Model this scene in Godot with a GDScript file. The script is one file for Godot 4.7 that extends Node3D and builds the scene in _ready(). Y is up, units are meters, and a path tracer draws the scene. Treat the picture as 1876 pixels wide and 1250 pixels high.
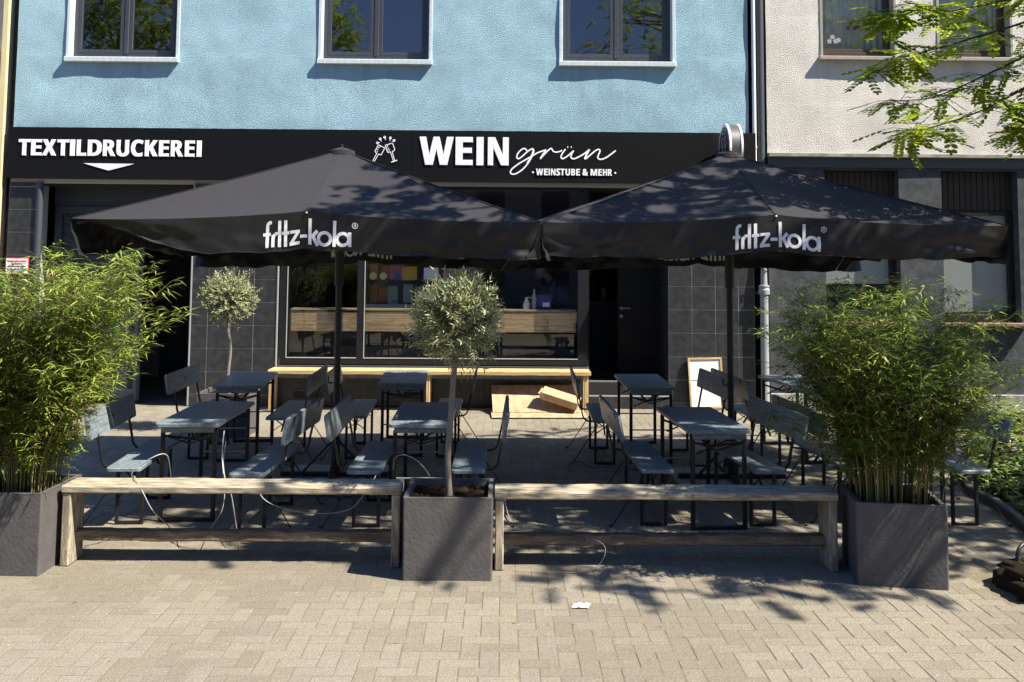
extends Node3D

# ------------------------------------------------------------------ mesh helper
class Sh:
	var v := PackedVector3Array()
	var n := PackedVector3Array()
	var t := PackedVector2Array()
	var c := PackedColorArray()
	var col := Color(1, 1, 1)
	var xf := Transform3D.IDENTITY
	func tri3(a: Vector3, b: Vector3, d: Vector3, na: Vector3, nb: Vector3, nd: Vector3, ua := Vector2.ZERO, ub := Vector2.ZERO, ud := Vector2.ZERO) -> void:
		# front faces run clockwise; order is fixed against the mean normal
		if (b - a).cross(d - a).dot(na + nb + nd) > 0.0:
			var p = b; b = d; d = p
			p = nb; nb = nd; nd = p
			var q = ub; ub = ud; ud = q
		for k in [[a, na, ua], [b, nb, ub], [d, nd, ud]]:
			v.append(xf * k[0]); n.append((xf.basis * k[1]).normalized()); t.append(k[2]); c.append(col)
	func tri(a: Vector3, b: Vector3, d: Vector3, nn: Vector3, ua := Vector2.ZERO, ub := Vector2.ZERO, ud := Vector2.ZERO) -> void:
		tri3(a, b, d, nn, nn, nn, ua, ub, ud)
	func quad(a: Vector3, b: Vector3, d: Vector3, e: Vector3, nn: Vector3, u := []) -> void:
		if u.is_empty():
			u = [Vector2(0, 0), Vector2(1, 0), Vector2(1, 1), Vector2(0, 1)]
		tri(a, b, d, nn, u[0], u[1], u[2])
		tri(a, d, e, nn, u[0], u[2], u[3])
	func box(ce: Vector3, s: Vector3, ch := 0.004, off := Vector2.ZERO) -> void:
		var h := s * 0.5
		ch = minf(ch, minf(h.x, minf(h.y, h.z)) * 0.9)
		var g := 0
		if s.y > s[g]: g = 1
		if s.z > s[g]: g = 2
		for a in 3:
			var b := (a + 1) % 3
			var d := (a + 2) % 3
			if a != g and d == g:
				d = b; b = g
			for sg in [-1.0, 1.0]:
				var nn := Vector3.ZERO
				nn[a] = sg
				var q := []
				var us := []
				for k in [[-1, -1], [1, -1], [1, 1], [-1, 1]]:
					var p := ce
					p[a] += sg * h[a]; p[b] += k[0] * (h[b] - ch); p[d] += k[1] * (h[d] - ch)
					q.append(p); us.append(Vector2(p[b], p[d]) + off + Vector2(a * 0.37, sg * 0.21))
				quad(q[0], q[1], q[2], q[3], nn, us)
		if ch <= 0.0:
			return
		for a in 3:
			for b in range(a + 1, 3):
				var d: int = 3 - a - b
				for sa in [-1.0, 1.0]:
					for sb in [-1.0, 1.0]:
						var nn := Vector3.ZERO
						nn[a] = sa; nn[b] = sb
						var q := []
						for k in [[1, -1], [0, -1], [0, 1], [1, 1]]:
							var p := ce
							p[a] += sa * (h[a] - (0.0 if k[0] == 1 else ch))
							p[b] += sb * (h[b] - (ch if k[0] == 1 else 0.0))
							p[d] += k[1] * (h[d] - ch)
							q.append(p)
						var us := []
						for p in q:
							us.append(Vector2(p[g], p[(g + 1) % 3]) + off)
						quad(q[0], q[1], q[2], q[3], nn.normalized(), us)
		for sx in [-1.0, 1.0]:
			for sy in [-1.0, 1.0]:
				for sz in [-1.0, 1.0]:
					var s3 := Vector3(sx, sy, sz)
					var o := ce + s3 * h
					tri(o - Vector3(0, sy, sz) * ch, o - Vector3(sx, 0, sz) * ch, o - Vector3(sx, sy, 0) * ch, s3.normalized())
	func tube(pts: Array, r, seg := 8, caps := true, flat := 0.0) -> void:
		# r: number or array per point; flat > 0 makes a flat bar (second half width)
		var up := Vector3(0, 1, 0)
		var rings := []
		var along := 0.0
		var last := Vector3.ZERO
		for i in pts.size():
			var d: Vector3 = (pts[mini(i + 1, pts.size() - 1)] - pts[maxi(i - 1, 0)]).normalized()
			if i == 0:
				if absf(d.dot(up)) > 0.9: up = Vector3(0, 0, 1)
			var s := d.cross(up).normalized()
			up = s.cross(d).normalized()
			if i > 0: along += pts[i].distance_to(pts[i - 1])
			var rr: float = r[i] if r is Array else r
			var ring := []
			for k in seg:
				var a := TAU * (k + (0.5 if seg == 4 else 0.0)) / seg
				var dirr := s * cos(a) + up * sin(a)
				var pos: Vector3
				if flat > 0.0:
					pos = pts[i] + s * cos(a) * rr * 1.414 + up * sin(a) * flat * 1.414
				else:
					pos = pts[i] + dirr * rr * (1.414 if seg == 4 else 1.0)
				ring.append([pos, dirr, Vector2(along, float(k) / seg)])
			rings.append(ring)
		for i in rings.size() - 1:
			for k in seg:
				var a = rings[i][k]; var b = rings[i][(k + 1) % seg]
				var e = rings[i + 1][k]; var f = rings[i + 1][(k + 1) % seg]
				var ub := Vector2(b[2].x, float(k + 1) / seg)
				var uf := Vector2(f[2].x, float(k + 1) / seg)
				if seg == 4:
					var nn: Vector3 = (a[1] + b[1]).normalized()
					tri(a[0], b[0], f[0], nn, a[2], ub, uf); tri(a[0], f[0], e[0], nn, a[2], uf, e[2])
				else:
					tri3(a[0], b[0], f[0], a[1], b[1], f[1], a[2], ub, uf); tri3(a[0], f[0], e[0], a[1], f[1], e[1], a[2], uf, e[2])
		if caps:
			for q in [[0, pts[0] - pts[1]], [rings.size() - 1, pts[-1] - pts[-2]]]:
				var nn: Vector3 = q[1].normalized()
				var ring = rings[q[0]]
				for k in range(1, seg - 1):
					tri(ring[0][0], ring[k][0], ring[k + 1][0], nn)
	func grid(f: Callable, nu: int, nv: int, skip = null, tint = null) -> void:
		# f(i, j) -> point; smooth normals
		var P := []
		for j in nv + 1:
			var row := PackedVector3Array()
			for i in nu + 1: row.append(f.call(i, j))
			P.append(row)
		var N := []
		for j in nv + 1:
			var row := PackedVector3Array()
			for i in nu + 1:
				var du: Vector3 = P[j][mini(i + 1, nu)] - P[j][maxi(i - 1, 0)]
				var dv: Vector3 = P[mini(j + 1, nv)][i] - P[maxi(j - 1, 0)][i]
				row.append(du.cross(dv).normalized())
			N.append(row)
		for j in nv:
			for i in nu:
				if skip != null and skip.call(i, j): continue
				var ua := Vector2(float(i) / nu, float(j) / nv); var ub := Vector2(float(i + 1) / nu, float(j) / nv)
				var uc := Vector2(float(i + 1) / nu, float(j + 1) / nv); var ud := Vector2(float(i) / nu, float(j + 1) / nv)
				var c0 := c.size()
				tri3(P[j][i], P[j][i + 1], P[j + 1][i + 1], N[j][i], N[j][i + 1], N[j + 1][i + 1], ua, ub, uc)
				tri3(P[j][i], P[j + 1][i + 1], P[j + 1][i], N[j][i], N[j + 1][i + 1], N[j + 1][i], ua, uc, ud)
				if tint != null:
					for e in range(c0, c.size()): c[e] = tint.call(v[e])
	func lathe(o: Vector3, prof: Array, seg := 20) -> void:
		# prof: [radius, height] from bottom to top
		for i in prof.size() - 1:
			var a = prof[i]; var b = prof[i + 1]
			var sl := Vector2(b[1] - a[1], a[0] - b[0]).normalized()
			for k in seg:
				var p := TAU * k / seg; var q := TAU * (k + 1) / seg
				var dp := Vector3(cos(p), 0, sin(p)); var dq := Vector3(cos(q), 0, sin(q))
				var np := (dp * sl.x + Vector3(0, sl.y, 0)).normalized(); var nq := (dq * sl.x + Vector3(0, sl.y, 0)).normalized()
				var A = o + dp * a[0] + Vector3(0, a[1], 0); var B = o + dq * a[0] + Vector3(0, a[1], 0)
				var C = o + dq * b[0] + Vector3(0, b[1], 0); var E = o + dp * b[0] + Vector3(0, b[1], 0)
				tri3(A, B, C, np, nq, nq); tri3(A, C, E, np, nq, np)
	func poly(pts: Array, z: float, th: float, ax := Vector3(0, 0, 1)) -> void:
		# flat outline (Vector2 x,y) extruded along z from z to z + th
		var idx := Geometry2D.triangulate_polygon(PackedVector2Array(pts))
		for i in range(0, idx.size(), 3):
			var q := []
			for k in 3: q.append(pts[idx[i + k]])
			for zz in [[z, -1.0], [z + th, 1.0]]:
				tri(Vector3(q[0].x, q[0].y, zz[0]), Vector3(q[1].x, q[1].y, zz[0]), Vector3(q[2].x, q[2].y, zz[0]), Vector3(0, 0, zz[1]))
		var ccw := not Geometry2D.is_polygon_clockwise(PackedVector2Array(pts))
		for i in pts.size():
			var a: Vector2 = pts[i]; var b: Vector2 = pts[(i + 1) % pts.size()]
			var e := (b - a).normalized()
			var nn := Vector3(e.y, -e.x, 0) * (1.0 if ccw else -1.0)
			quad(Vector3(a.x, a.y, z), Vector3(b.x, b.y, z), Vector3(b.x, b.y, z + th), Vector3(a.x, a.y, z + th), nn)
	func leaf(o: Vector3, d: Vector3, up: Vector3, l: float, w: float, droop := 0.15, fold := 0.25) -> void:
		var s := d.cross(up).normalized()
		var u := s.cross(d).normalized()
		var m := o + d * l * 0.42 - u * fold * w * 0.5
		var a := o + d * l * 0.4 + s * w * 0.5
		var b := o + d * l * 0.4 - s * w * 0.5
		var e := o + d * l - u * droop * l
		var na := (u + s * 0.35).normalized(); var nb := (u - s * 0.35).normalized()
		tri3(o, m, a, u, u, na); tri3(m, e, a, u, u, na)
		tri3(o, b, m, u, nb, u); tri3(m, b, e, u, nb, u)
	func mesh(m: Material = null) -> ArrayMesh:
		var arr := []
		arr.resize(Mesh.ARRAY_MAX)
		arr[Mesh.ARRAY_VERTEX] = v; arr[Mesh.ARRAY_NORMAL] = n; arr[Mesh.ARRAY_TEX_UV] = t; arr[Mesh.ARRAY_COLOR] = c
		var am := ArrayMesh.new()
		am.add_surface_from_arrays(Mesh.PRIMITIVE_TRIANGLES, arr)
		if m: am.surface_set_material(0, m)
		return am

var R := RandomNumberGenerator.new()
var used := {}
var M := {}
const D := 13.85
var SUN := Vector3(-0.385, -0.53, -0.16)

func numbered(s: String) -> String:
	used[s] = used.get(s, -1) + 1
	return s if used[s] == 0 else "%s_%03d" % [s, used[s]]
func thing(called: String, label: String, category: String, at := Vector3.ZERO, turn := 0.0, group := "") -> Node3D:
	var o := Node3D.new()
	o.name = numbered(called); add_child(o)
	o.position = at; o.rotation.y = turn
	o.set_meta("label", label); o.set_meta("category", category)
	if group: o.set_meta("group", group)
	return o
func obj(called: String, s, m: Material, parent: Node = self) -> MeshInstance3D:
	var o := MeshInstance3D.new()
	o.mesh = s.mesh() if s is Sh else s
	o.material_override = m
	o.name = numbered(called) if parent == self else called
	parent.add_child(o, true)
	return o
func tag(o: Node, label: String, category: String, group := "") -> Node:
	o.set_meta("label", label); o.set_meta("category", category)
	if group: o.set_meta("group", group)
	return o
func stuff(o: Node) -> Node:
	o.set_meta("kind", "stuff"); return o
func structure(o: Node) -> Node:
	o.set_meta("kind", "structure"); return o
func dup(src: Node3D, called: String, at: Vector3, turn: float, label: String) -> Node3D:
	var r: Node3D = src.duplicate()
	r.name = numbered(called); add_child(r)
	r.position = at; r.rotation.y = turn; r.set_meta("label", label)
	return r
func bx(ce: Vector3, s: Vector3, ch := 0.004) -> Sh:
	var h := Sh.new(); h.box(ce, s, ch, Vector2(R.randf() * 3, R.randf() * 3)); return h
func part(called: String, ce: Vector3, s: Vector3, m: Material, parent: Node, ch := 0.004) -> MeshInstance3D:
	return obj(called, bx(ce, s, ch), m, parent)
func lin(r: float, g: float, b: float) -> Color:
	return Color(r, g, b).linear_to_srgb()

# ------------------------------------------------------------------ textures and materials
func noise(type: int, freq: float, oct := 4, sd := 1) -> FastNoiseLite:
	var f := FastNoiseLite.new()
	f.noise_type = type; f.frequency = freq; f.fractal_octaves = oct; f.seed = sd
	f.fractal_type = FastNoiseLite.FRACTAL_FBM if oct > 1 else FastNoiseLite.FRACTAL_NONE
	return f
func tex_noise(f: FastNoiseLite, size: int, lo := 0.0, hi := 1.0, gamma := 1.0) -> ImageTexture:
	var im := f.get_seamless_image(size, size)
	im.convert(Image.FORMAT_L8)
	if lo != 0.0 or hi != 1.0 or gamma != 1.0:
		var d := im.get_data()
		for i in d.size():
			d[i] = int(255.0 * (lo + (hi - lo) * pow(d[i] / 255.0, gamma)))
		im = Image.create_from_data(size, size, false, Image.FORMAT_L8, d)
	im.convert(Image.FORMAT_RGB8)
	return ImageTexture.create_from_image(im)
func tex_fn(size: int, f: Callable) -> ImageTexture:
	var im := Image.create(size, size, false, Image.FORMAT_RGB8)
	for y in size:
		for x in size: im.set_pixel(x, y, f.call(x, y))
	return ImageTexture.create_from_image(im)
func mat(called: String, c: Color, rough := 0.8, spec := 0.5) -> StandardMaterial3D:
	var m := StandardMaterial3D.new()
	m.albedo_color = c; m.roughness = rough; m.metallic_specular = spec
	m.resource_name = called
	M[called] = m
	return m
func world(m: StandardMaterial3D, scale: float, albedo: Texture2D = null, height: Texture2D = null, cm := 1.0, local := false) -> StandardMaterial3D:
	m.uv1_triplanar = true; m.uv1_world_triplanar = not local
	m.uv1_scale = Vector3.ONE * scale
	m.albedo_texture = albedo
	if height:
		m.heightmap_enabled = true; m.heightmap_texture = height; m.heightmap_scale = cm
	return m
func materials() -> void:
	var sn := noise(FastNoiseLite.TYPE_SIMPLEX, 0.060, 4, 3)
	sn.fractal_gain = 0.58
	var stucco := tex_noise(sn, 1024)
	var blotch := tex_noise(noise(FastNoiseLite.TYPE_SIMPLEX, 0.008, 5, 9), 512, 0.72, 1.0)
	var faint := tex_noise(noise(FastNoiseLite.TYPE_SIMPLEX, 0.006, 5, 10), 512, 0.90, 1.0)
	var fine := tex_noise(noise(FastNoiseLite.TYPE_SIMPLEX, 0.11, 3, 5), 512)
	var speck := tex_noise(noise(FastNoiseLite.TYPE_VALUE, 0.32, 3, 6), 512, 0.42, 1.0)
	var pits := noise(FastNoiseLite.TYPE_CELLULAR, 0.035, 2, 8)
	var pitn := noise(FastNoiseLite.TYPE_SIMPLEX, 0.02, 4, 18)
	var pitt := tex_fn(384, func(x, y):
		var p := minf(1.0, maxf(0.0, (pits.get_noise_2d(x, y * 1.6) + 1.0) * 4.5))
		var mask := smoothstep(0.12, 0.35, pitn.get_noise_2d(x, y))
		var h := 0.75 + 0.25 * pitn.get_noise_2d(x * 2.0, y * 2.0) - mask * (1.0 - p) * 0.6
		return Color(h, h, h))
	var g1 := noise(FastNoiseLite.TYPE_SIMPLEX, 1.0, 4, 21)
	var wood_grey := tex_fn(512, func(x, y):
		var u = x / 512.0; var w = y / 512.0
		var wob := g1.get_noise_2d(u * 2.2, w * 3.0) * 0.05
		var s := g1.get_noise_2d(u * 2.0 + 7.0, (w + wob) * 46.0) * 0.5 + g1.get_noise_2d(u * 6.0, (w + wob) * 150.0) * 0.4
		var k := clampf(0.80 + s * 0.36 + g1.get_noise_2d(u * 3.0 + 3.0, w * 5.0) * 0.20, 0.25, 1.0)
		return Color(k, k * (0.985 + 0.01 * s), k * (0.96 + 0.02 * s)))
	var wood_new := tex_fn(512, func(x, y):
		var u = x / 512.0; var w = y / 512.0
		var wob := g1.get_noise_2d(u * 1.5 + 9.0, w * 2.0) * 0.06
		var s := g1.get_noise_2d(u * 1.1 + 4.0, (w + wob) * 26.0)
		var k := clampf(0.86 + s * 0.22 + g1.get_noise_2d(u * 8.0, w * 90.0) * 0.08, 0.4, 1.0)
		return Color(k, k * (0.94 + 0.05 * s), k * (0.86 + 0.1 * s)))
	var scuff := tex_fn(512, func(x, y):
		var u = x / 512.0; var w = y / 512.0
		var s := g1.get_noise_2d(u * 3.0, w * 22.0) * 0.5 + g1.get_noise_2d(u * 14.0 + 5.0, w * 14.0) * 0.35
		var k := clampf(0.86 + s * 0.27, 0.3, 1.0)
		return Color(k, k, k))
	world(mat("blue_render", lin(0.375, 0.58, 0.70), 0.9, 0.3), 0.9, null, stucco, 1.5)
	M.blue_render.vertex_color_use_as_albedo = true
	world(mat("cream_render", lin(0.78, 0.755, 0.705), 0.92, 0.3), 0.8, null, stucco, 1.9)
	M.cream_render.vertex_color_use_as_albedo = true
	world(mat("grey_render", lin(0.085, 0.092, 0.105), 0.85, 0.4), 1.0, blotch, stucco, 0.5)
	world(mat("plinth", lin(0.42, 0.41, 0.38), 0.9), 0.8, blotch, fine, 0.3)
	world(mat("paver", lin(0.50, 0.45, 0.365), 0.92, 0.3), 2.6, speck, fine, 0.25)
	M.paver.vertex_color_use_as_albedo = true
	world(mat("joint", lin(0.42, 0.37, 0.26), 0.97, 0.2), 3.1, speck, fine, 0.4)
	world(mat("soil", lin(0.09, 0.055, 0.035), 0.97, 0.2), 3.0, speck, fine, 2.0)
	world(mat("dark_soil", lin(0.085, 0.07, 0.05), 0.97, 0.2), 3.0, speck, fine, 2.0)
	world(mat("cast_stone", lin(0.098, 0.094, 0.094), 0.75, 0.45), 1.5, faint, pitt, 0.30, true)
	world(mat("tile", lin(0.045, 0.048, 0.052), 0.38, 0.5), 1.4, blotch, fine, 0.04)
	mat("grout", lin(0.42, 0.42, 0.40), 0.9)
	mat("dark_grout", lin(0.07, 0.07, 0.07), 0.9)
	mat("black_panel", lin(0.0062, 0.0066, 0.0075), 0.5, 0.3)
	mat("white_letter", lin(0.92, 0.93, 0.95), 0.5)
	mat("frame_dark", lin(0.012, 0.0135, 0.016), 0.45, 0.4)
	mat("door_black", lin(0.009, 0.009, 0.010), 0.5, 0.4)
	mat("shutter_brown", lin(0.026, 0.018, 0.013), 0.6)
	mat("frame_edge", lin(0.42, 0.42, 0.42), 0.35)
	mat("window_dark", lin(0.045, 0.05, 0.062), 0.4, 0.5)
	mat("brown_frame", lin(0.055, 0.03, 0.018), 0.5)
	world(mat("sill_white", lin(0.60, 0.69, 0.72), 0.7), 3.0, faint)
	world(mat("stone_sill", lin(0.36, 0.34, 0.3), 0.8), 3.0, faint)
	mat("clay_sill", lin(0.20, 0.12, 0.09), 0.7)
	var gl := mat("glass", Color(0.0, 0.0, 0.0, 0.04), 0.0, 0.6)
	gl.transparency = BaseMaterial3D.TRANSPARENCY_ALPHA
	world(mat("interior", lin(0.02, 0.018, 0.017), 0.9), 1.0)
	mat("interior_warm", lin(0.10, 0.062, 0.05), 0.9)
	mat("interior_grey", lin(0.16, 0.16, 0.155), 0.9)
	var wm := world(mat("wood_grey", lin(0.52, 0.465, 0.37), 0.85, 0.3), 1.0, wood_grey, wood_grey, 0.25)
	wm.uv1_triplanar = false; wm.uv1_scale = Vector3(1.3, 3.2, 1)
	var wr := world(mat("wood_brown", lin(0.27, 0.215, 0.165), 0.85, 0.3), 1.0, wood_grey, wood_grey, 0.4)
	wr.uv1_triplanar = false; wr.uv1_scale = Vector3(1.3, 3.2, 1)
	var wn := world(mat("wood_new", lin(0.66, 0.53, 0.31), 0.7, 0.4), 1.0, wood_new)
	wn.uv1_triplanar = false; wn.uv1_scale = Vector3(0.9, 2.4, 1)
	var bp := world(mat("bench_paint", lin(0.245, 0.305, 0.34), 0.36, 0.5), 1.0, scuff)
	bp.uv1_triplanar = false; bp.uv1_scale = Vector3(0.8, 1.6, 1)
	mat("black_steel", lin(0.009, 0.0095, 0.011), 0.45, 0.5)
	mat("grey_steel", lin(0.36, 0.36, 0.35), 0.4, 0.5)
	mat("pipe_grey", lin(0.30, 0.32, 0.32), 0.55)
	mat("pipe_blue", lin(0.045, 0.055, 0.07), 0.5)
	mat("pipe_white", lin(0.75, 0.75, 0.74), 0.5)
	mat("steel_rim", lin(0.22, 0.215, 0.20), 0.35).metallic = 0.8
	var cloth := world(mat("canopy_cloth", lin(0.026, 0.025, 0.028), 0.85, 0.28), 1.6, null, tex_noise(noise(FastNoiseLite.TYPE_SIMPLEX, 0.010, 3, 31), 512), 0.45, true)
	cloth.rim_enabled = true; cloth.rim = 0.3
	var vc := world(mat("valance_cloth", lin(0.0155, 0.0152, 0.0165), 0.46, 0.45), 1.1, null, tex_noise(noise(FastNoiseLite.TYPE_SIMPLEX, 0.007, 2, 32), 512), 0.3, true)
	vc.rim_enabled = true; vc.rim = 0.2
	mat("print_white", lin(0.82, 0.82, 0.86), 0.5)
	mat("print_through", lin(0.75, 0.75, 0.77), 0.8)
	mat("cable", lin(0.38, 0.37, 0.34), 0.5)
	var cw := world(mat("counter_wood", lin(0.46, 0.40, 0.28), 0.7, 0.4), 1.0, wood_new)
	cw.uv1_triplanar = false; cw.uv1_scale = Vector3(0.9, 2.4, 1)
	mat("cable_black", lin(0.012, 0.012, 0.012), 0.5)
	world(mat("cardboard", lin(0.56, 0.41, 0.25), 0.9, 0.3), 1.5, blotch, null, 1.0, true)
	mat("cardboard_print", lin(0.22, 0.15, 0.10), 0.9)
	mat("paper_white", lin(0.80, 0.80, 0.77), 0.8)
	world(mat("bark", lin(0.15, 0.12, 0.085), 0.95, 0.2), 3.0, speck, fine, 1.5)
	world(mat("bark_dark", lin(0.05, 0.042, 0.034), 0.95, 0.2), 2.0, speck, fine, 2.0)
	for q in [["bamboo_leaf", 0.6, 0.65], ["olive_leaf", 0.6, 0.2], ["tree_leaf", 0.6, 1.0], ["bed_leaf", 0.55, 0.4], ["bamboo_cane", 0.6, 0.0]]:
		var m := mat(q[0], Color(1, 1, 1), q[1], 0.35)
		m.vertex_color_use_as_albedo = true
		if q[2] > 0.0:
			m.backlight_enabled = true; m.backlight = Color(q[2], q[2], q[2])
	var pm := mat("painted", Color(1, 1, 1), 0.6, 0.4)
	pm.vertex_color_use_as_albedo = true
	mat("curtain", lin(0.40, 0.44, 0.43), 0.9)
	M.curtain.backlight_enabled = true; M.curtain.backlight = Color(0.3, 0.3, 0.3)
	mat("gate_paint", lin(0.022, 0.03, 0.042), 0.45)
	mat("red_sign", lin(0.55, 0.03, 0.05), 0.5)
	mat("dark_print", lin(0.02, 0.02, 0.02), 0.6)

# ------------------------------------------------------------------ text and strokes
func word(called: String, text: String, x0: float, x1: float, y0: float, y1: float, z: float, m: Material, parent: Node, bold := 0.0, depth := 0.012) -> void:
	# bold > 0 thickens the strokes: the outline is laid down again, shifted by that many metres
	var f := SystemFont.new()
	f.font_names = PackedStringArray(["Droid Sans"]); f.font_weight = 700
	var tm := TextMesh.new()
	tm.text = text; tm.font = f; tm.font_size = 64; tm.pixel_size = 0.01; tm.depth = 0.02; tm.curve_step = 1.0
	var arr := tm.get_mesh_arrays()
	var vs: PackedVector3Array = arr[Mesh.ARRAY_VERTEX]
	var ns: PackedVector3Array = arr[Mesh.ARRAY_NORMAL]
	var ix: PackedInt32Array = arr[Mesh.ARRAY_INDEX]
	var bb := AABB(vs[0], Vector3.ZERO)
	for p in vs: bb = bb.expand(p)
	var s := Vector3((x1 - x0 - 2.0 * bold) / bb.size.x, (y1 - y0 - bold) / bb.size.y, depth / 0.02)
	var o := Sh.new()
	var sh := [Vector2.ZERO] if bold == 0.0 else [Vector2(-1, -0.5), Vector2(1, -0.5), Vector2(1, 0.5), Vector2(-1, 0.5), Vector2(0, 0)]
	for k in sh.size():
		var t := Vector3((x0 + x1) * 0.5 + sh[k].x * bold, (y0 + y1) * 0.5 + sh[k].y * bold, z + depth * 0.5 + k * 0.0004)
		var c := bb.get_center()
		for q in range(0, ix.size(), 3):
			var P := []; var N := []
			for e in 3:
				P.append((vs[ix[q + e]] - c) * s + t); N.append(ns[ix[q + e]])
			o.tri3(P[0], P[1], P[2], N[0], N[1], N[2])
	obj(called, o, m, parent)
# strokes: list of [points, width or per-point widths]; put(u, v, lift) -> Vector3 places a flat glyph point
func strokes(s: Sh, list: Array, put: Callable, step := 12.0, lift := 1.0) -> void:
	var nth := 0.0
	for st in list:
		nth += 0.1
		var pts: Array = st[0]
		var dense := []
		var wd := []
		for i in pts.size() - 1:
			var k := maxi(1, int(ceil(pts[i].distance_to(pts[i + 1]) / step)))
			for j in k:
				var a := float(j) / k
				dense.append(pts[i].lerp(pts[i + 1], a))
				if st[1] is Array:
					var fi: float = (i + a) / (pts.size() - 1.0) * (st[1].size() - 1.0)
					var i0 := mini(int(fi), st[1].size() - 2)
					wd.append(lerpf(st[1][i0], st[1][i0 + 1], fi - i0))
				else: wd.append(float(st[1]))
		dense.append(pts[-1]); wd.append(float(st[1][-1]) if st[1] is Array else float(st[1]))
		var L := []; var Q := []
		for i in dense.size():
			var d: Vector2 = (dense[mini(i + 1, dense.size() - 1)] - dense[maxi(i - 1, 0)]).normalized()
			var p = Vector2(-d.y, d.x) * wd[i] * 0.5
			L.append(put.call(dense[i] + p, lift + nth)); Q.append(put.call(dense[i] - p, lift + nth))
		for i in dense.size() - 1:
			var nn: Vector3 = (L[i + 1] - L[i]).cross(Q[i] - L[i])
			if nn.length() < 1e-12: continue
			s.quad(L[i], L[i + 1], Q[i + 1], Q[i], nn.normalized())
func curve(p: Array, n := 6) -> Array:
	var out := []
	for i in p.size() - 1:
		var a: Vector2 = p[maxi(i - 1, 0)]; var b: Vector2 = p[i]; var c: Vector2 = p[i + 1]; var d: Vector2 = p[mini(i + 2, p.size() - 1)]
		for j in n: out.append(b.cubic_interpolate(c, a, d, float(j) / n))
	out.append(p[-1])
	return out
func curve3(p: Array, n := 6) -> Array:
	var out := []
	for i in p.size() - 1:
		var a: Vector3 = p[maxi(i - 1, 0)]; var b: Vector3 = p[i]; var c: Vector3 = p[i + 1]; var d: Vector3 = p[mini(i + 2, p.size() - 1)]
		for j in n: out.append(b.cubic_interpolate(c, a, d, float(j) / n))
	out.append(p[-1])
	return out
func ring(c: Vector2, rx: float, ry := 0.0, a0 := 0.0, a1 := TAU, n := 24) -> Array:
	if ry == 0.0: ry = rx
	var o := []
	for i in n + 1:
		var a := lerpf(a0, a1, float(i) / n)
		o.append(c + Vector2(cos(a) * rx, sin(a) * ry))
	return o
func V(a: Array) -> Array:
	var o := []
	for i in range(0, a.size(), 2): o.append(Vector2(a[i], a[i + 1]))
	return o
func V3(a: Array) -> Array:
	var o := []
	for i in range(0, a.size(), 3): o.append(Vector3(a[i], a[i + 1], a[i + 2]))
	return o

# ------------------------------------------------------------------ scene
func _ready() -> void:
	var cam := Camera3D.new()
	cam.name = "camera"
	cam.position = Vector3(0, 2.1002, 0)
	cam.rotation = Vector3(0.0795701, -0.00956326, 0.00734409)
	cam.projection = Camera3D.PROJECTION_FRUSTUM
	cam.near = 0.05; cam.far = 400.0
	cam.size = 0.05 * 1250.0 / 1794.33
	cam.frustum_offset = Vector2(0.0, -0.05 * (625.0 - 327.4) / 1794.33)
	add_child(cam)
	cam.current = true
	var env := Environment.new()
	env.background_mode = Environment.BG_SKY
	var sky := Sky.new()
	var sm := ProceduralSkyMaterial.new()
	sm.sky_top_color = Color(0.33, 0.49, 0.76); sm.sky_horizon_color = Color(0.60, 0.73, 0.92); sm.sky_curve = 0.16
	sm.ground_bottom_color = Color(0.30, 0.29, 0.27); sm.ground_horizon_color = Color(0.5, 0.52, 0.52)
	sm.sky_energy_multiplier = 0.78
	sky.sky_material = sm
	env.sky = sky
	env.tonemap_mode = Environment.TONE_MAPPER_LINEAR
	env.tonemap_exposure = 2.45
	env.sdfgi_enabled = true; env.ssao_enabled = true; env.ssil_enabled = true
	var we := WorldEnvironment.new()
	we.name = "environment"; we.environment = env
	add_child(we)
	var sun := DirectionalLight3D.new()
	sun.name = "sun"
	sun.light_color = Color(1.0, 0.965, 0.90); sun.light_energy = 1.6; sun.light_angular_distance = 0.5
	sun.shadow_enabled = true
	add_child(sun)
	sun.look_at_from_position(Vector3.ZERO, SUN, Vector3.UP)
	R.seed = 20240611
	materials()
	ground()
	shop_house()
	fascia()
	grey_house()
	cream_house()
	street_behind()
	umbrellas()
	furniture()
	rails_and_planters()
	plants()
	people()
	small_things()

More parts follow.
